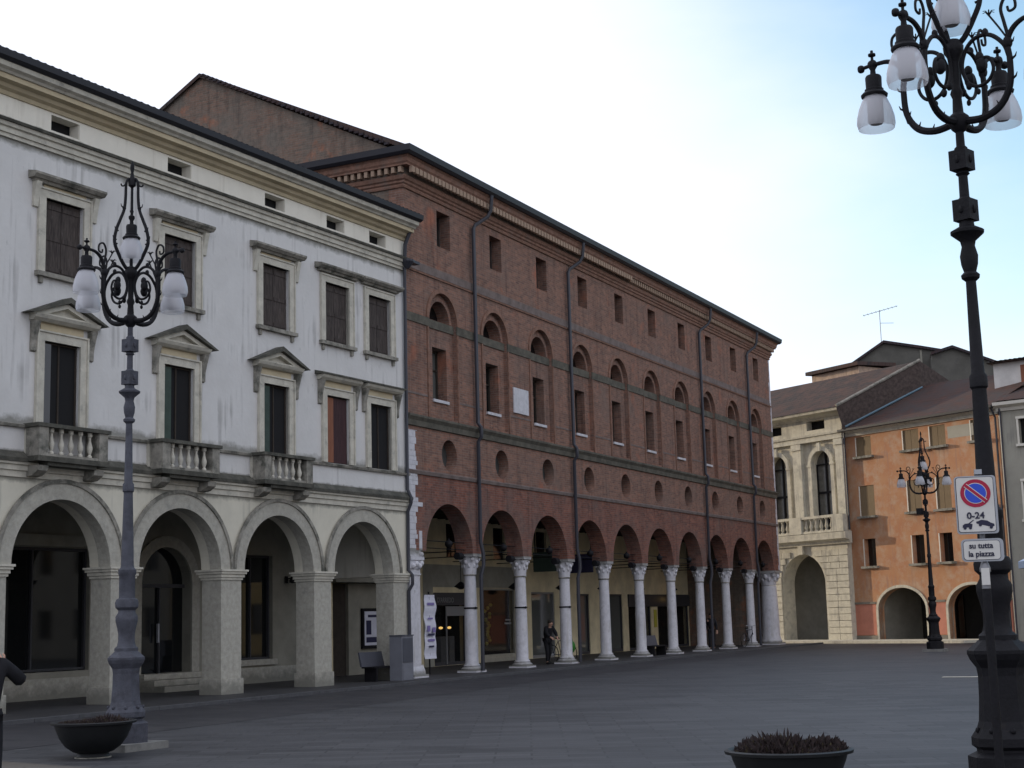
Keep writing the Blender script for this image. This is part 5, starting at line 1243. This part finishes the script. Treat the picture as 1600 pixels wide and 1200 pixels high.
    cj = {k: (J[k][0]*s, J[k][1]*s, J[k][2]*s, (RR[k]+g+(.012 if k in ('elL', 'elR', 'wrL', 'wrR') else 0))*s) for k in ('waist', 'pelvis', 'chest', 'shL', 'elL', 'wrL', 'shR', 'elR', 'wrR')}
    cj['collar'] = (J['neck'][0]*s, J['neck'][1]*s, (J['neck'][2]-.03)*s, .075*s)
    cj['hem'] = (J['pelvis'][0]*s, J['pelvis'][1]*s, (J['pelvis'][2]-.16)*s, .165*s)
    for k, e in (('wrL', 'elL'), ('wrR', 'elR')):
        v = Vector(J[e]).lerp(Vector(J[k]), .93); cj[k] = (*(v*s), .042*s)
    cj['pelvis'] = (*cj['pelvis'][:3], .15*s)
    skin_mesh('coat', cj, [('waist', 'pelvis'), ('pelvis', 'hem'), ('waist', 'chest'), ('chest', 'collar'), ('chest', 'shL'), ('shL', 'elL'), ('elL', 'wrL'), ('chest', 'shR'), ('shR', 'elR'), ('elR', 'wrR')], coat, P)
    tj = {k: (J[k][0]*s, J[k][1]*s, J[k][2]*s, (RR[k]+.02)*s) for k in ('pelvis', 'hipL', 'knL', 'anL', 'hipR', 'knR', 'anR')}
    skin_mesh('trousers', tj, [('pelvis', 'hipL'), ('hipL', 'knL'), ('knL', 'anL'), ('pelvis', 'hipR'), ('hipR', 'knR'), ('knR', 'anR')], trousers, P)
    for n in 'LR':
        an = J['an'+n]; M().ball((an[0]*s, (an[1]-.06)*s, .05*s), .055*s, sx=.95, sy=2.5, sz=.95).build('shoe', 'rubber', P, smooth=True)
    hr = M().ball((hx*s, (hy+.022)*s, (hz+.035)*s), .108*s, sx=.95, sy=1.0, sz=1.0, seg=14).build('hair', hair, P, smooth=True)
    for sd in (-1, 1): M().ball(((hx+sd*.033)*s, (hy-.083)*s, (hz+.012)*s), .011*s).build('eye', 'iron', P)
    M().box((hx-.024)*s, (hx+.024)*s, (hy-.090)*s, (hy-.078)*s, (hz-.056)*s, (hz-.048)*s).build('mouth', 'wood_red', P)
    return P
# onlooker cut by the left edge, elbow raised to the face
va = math.atan2(13.0, -12.9)
person((-10.88, 10.65, 0), R(-135), 'person in dark coat cut by the left edge with one elbow raised', dict(elR=(.40, -.10, 1.26), wrR=(.24, -.26, 1.40), elL=(-.34, -.10, 1.22), wrL=(-.16, -.26, 1.40)), h=1.66)
person((-23.2, 49.1, .05), R(60), 'person in dark jacket bending beside a bicycle between the second and third white columns', dict(chest=(0, -.12, 1.24), neck=(0, -.2, 1.40), jaw=(0, -.24, 1.47), head=(0, -.25, 1.54), crown=(0, -.25, 1.60), shL=(-.17, -.14, 1.36), shR=(.17, -.14, 1.36), elL=(-.22, -.28, 1.12), wrL=(-.14, -.45, 1.0), elR=(.22, -.28, 1.12), wrR=(.14, -.45, 1.0), knL=(-.10, -.12, .5), anL=(-.10, -.1, .09), anR=(.1, .15, .09)), h=1.6)
person((-22.85, 65.8, .05), R(20), 'dark clad person walking between the seventh and eighth white columns', dict(knL=(-.10, -.16, .5), anL=(-.1, -.2, .09), knR=(.1, .04, .49), anR=(.1, .26, .12), elL=(-.23, .14, 1.14), wrL=(-.24, .10, .9)), h=1.65)

def bicycle(loc, rz, label, basket=None):
    B = empty('bicycle', loc, rz, label, 'bicycle', 'parked bicycles')
    for x in (-.52, .52):
        t = M(); pts = [(x+.32*math.cos(2*PI*k/28), 0, .335+.32*math.sin(2*PI*k/28)) for k in range(29)]; t.tube(pts, .016, 6)
        W = t.build('wheel', 'rubber', B, smooth=True); q = M()
        for k in range(14): a = 2*PI*k/14; q.tube([(x, 0, .335), (x+.31*math.cos(a), 0, .335+.31*math.sin(a))], .002, 3)
        q.ball((x, 0, .335), .03); q.build('spokes', 'zinc', W)
    f = M(); bb = (-.05, 0, .30); st = (-.20, 0, .80); hd = (.34, 0, .82); hb = (.37, 0, .68)
    for a, b in ((bb, st), (st, hd), (bb, hb), (bb, (-.52, 0, .335)), (st, (-.52, 0, .335)), (hd, hb), (hb, (.52, 0, .335)), (hd, (.32, 0, .98))): f.tube([a, b], .014, 6)
    f.build('frame', 'cloth_navy', B)
    M().tube([(.20, -.26, 1.0), (.30, -.18, 1.02), (.33, 0, .98), (.30, .18, 1.02), (.20, .26, 1.0)], .012, 6).build('handlebar', 'zinc', B)
    M().ball((-.24, 0, .90), .07, sx=1.8, sy=1, sz=.45).build('saddle', 'rubber', B, smooth=True)
    M().tube([(-.2, 0, .78), (-.23, 0, .9)], .012, 6).build('seat_post', 'zinc', B)
    M().tube([bb, (.10, .09, .24)], .01, 5).tube([bb, (-.2, -.09, .36)], .01, 5).build('pedals', 'iron', B)
bicycle((-23.1, 50.1, .05), R(75), 'bicycle standing beside the bending person in the brick arcade')
bicycle((-22.6, 70.5, .05), R(80), 'bicycle leaning by the ninth round white column')
tag(M().ball((0, 0, 0), .20, sx=1, sy=.9, sz=1.25, seg=12).tube([(-.1, 0, .2), (-.05, 0, .42), (.05, 0, .42), (.1, 0, .2)], .012, 5).build('shopping_bag', 'bag_green', smooth=True, loc=(-22.95, 50.5, .62)), 'bright green bag hanging on the bicycle by the bending person', 'bag')

# parasol at the right edge
def parasol():
    B = empty('parasol', (-4.35, 39.9, 0), 0, 'pale blue parasol on a white pole at the right edge', 'parasol')
    m = M(); n = 8; vs = [(0, 0, 3.35)]+[(1.3*math.cos(2*PI*k/n), 1.3*math.sin(2*PI*k/n), 2.75) for k in range(n)]+[(1.3*math.cos(2*PI*k/n), 1.3*math.sin(2*PI*k/n), 2.58) for k in range(n)]
    fs = [(0, 1+k, 1+(k+1) % n) for k in range(n)]+[(1+k, 1+(k+1) % n, 9+(k+1) % n, 9+k) for k in range(n)]
    m.add(vs, fs).build('canopy', 'parasol_cloth', B, fix=False)
    M().tube([(0, 0, .1), (0, 0, 3.4)], .03, 8).build('pole', 'zinc', B)
    M().box(-.35, .35, -.35, .35, 0, .1).build('base', 'stone_pier', B)
    q = M()
    for k in range(8): q.tube([(0, 0, 3.28), (1.25*math.cos(2*PI*k/n), 1.25*math.sin(2*PI*k/n), 2.74)], .01, 4)
    q.build('ribs', 'zinc', B)
parasol()
# pale stone slab inset in the square
tag(M().box(-.55, .55, -.12, .12, .004, .012).build('paving_marker', 'stone_cream', loc=(-6.72, 37.6, 0)), kind='structure')
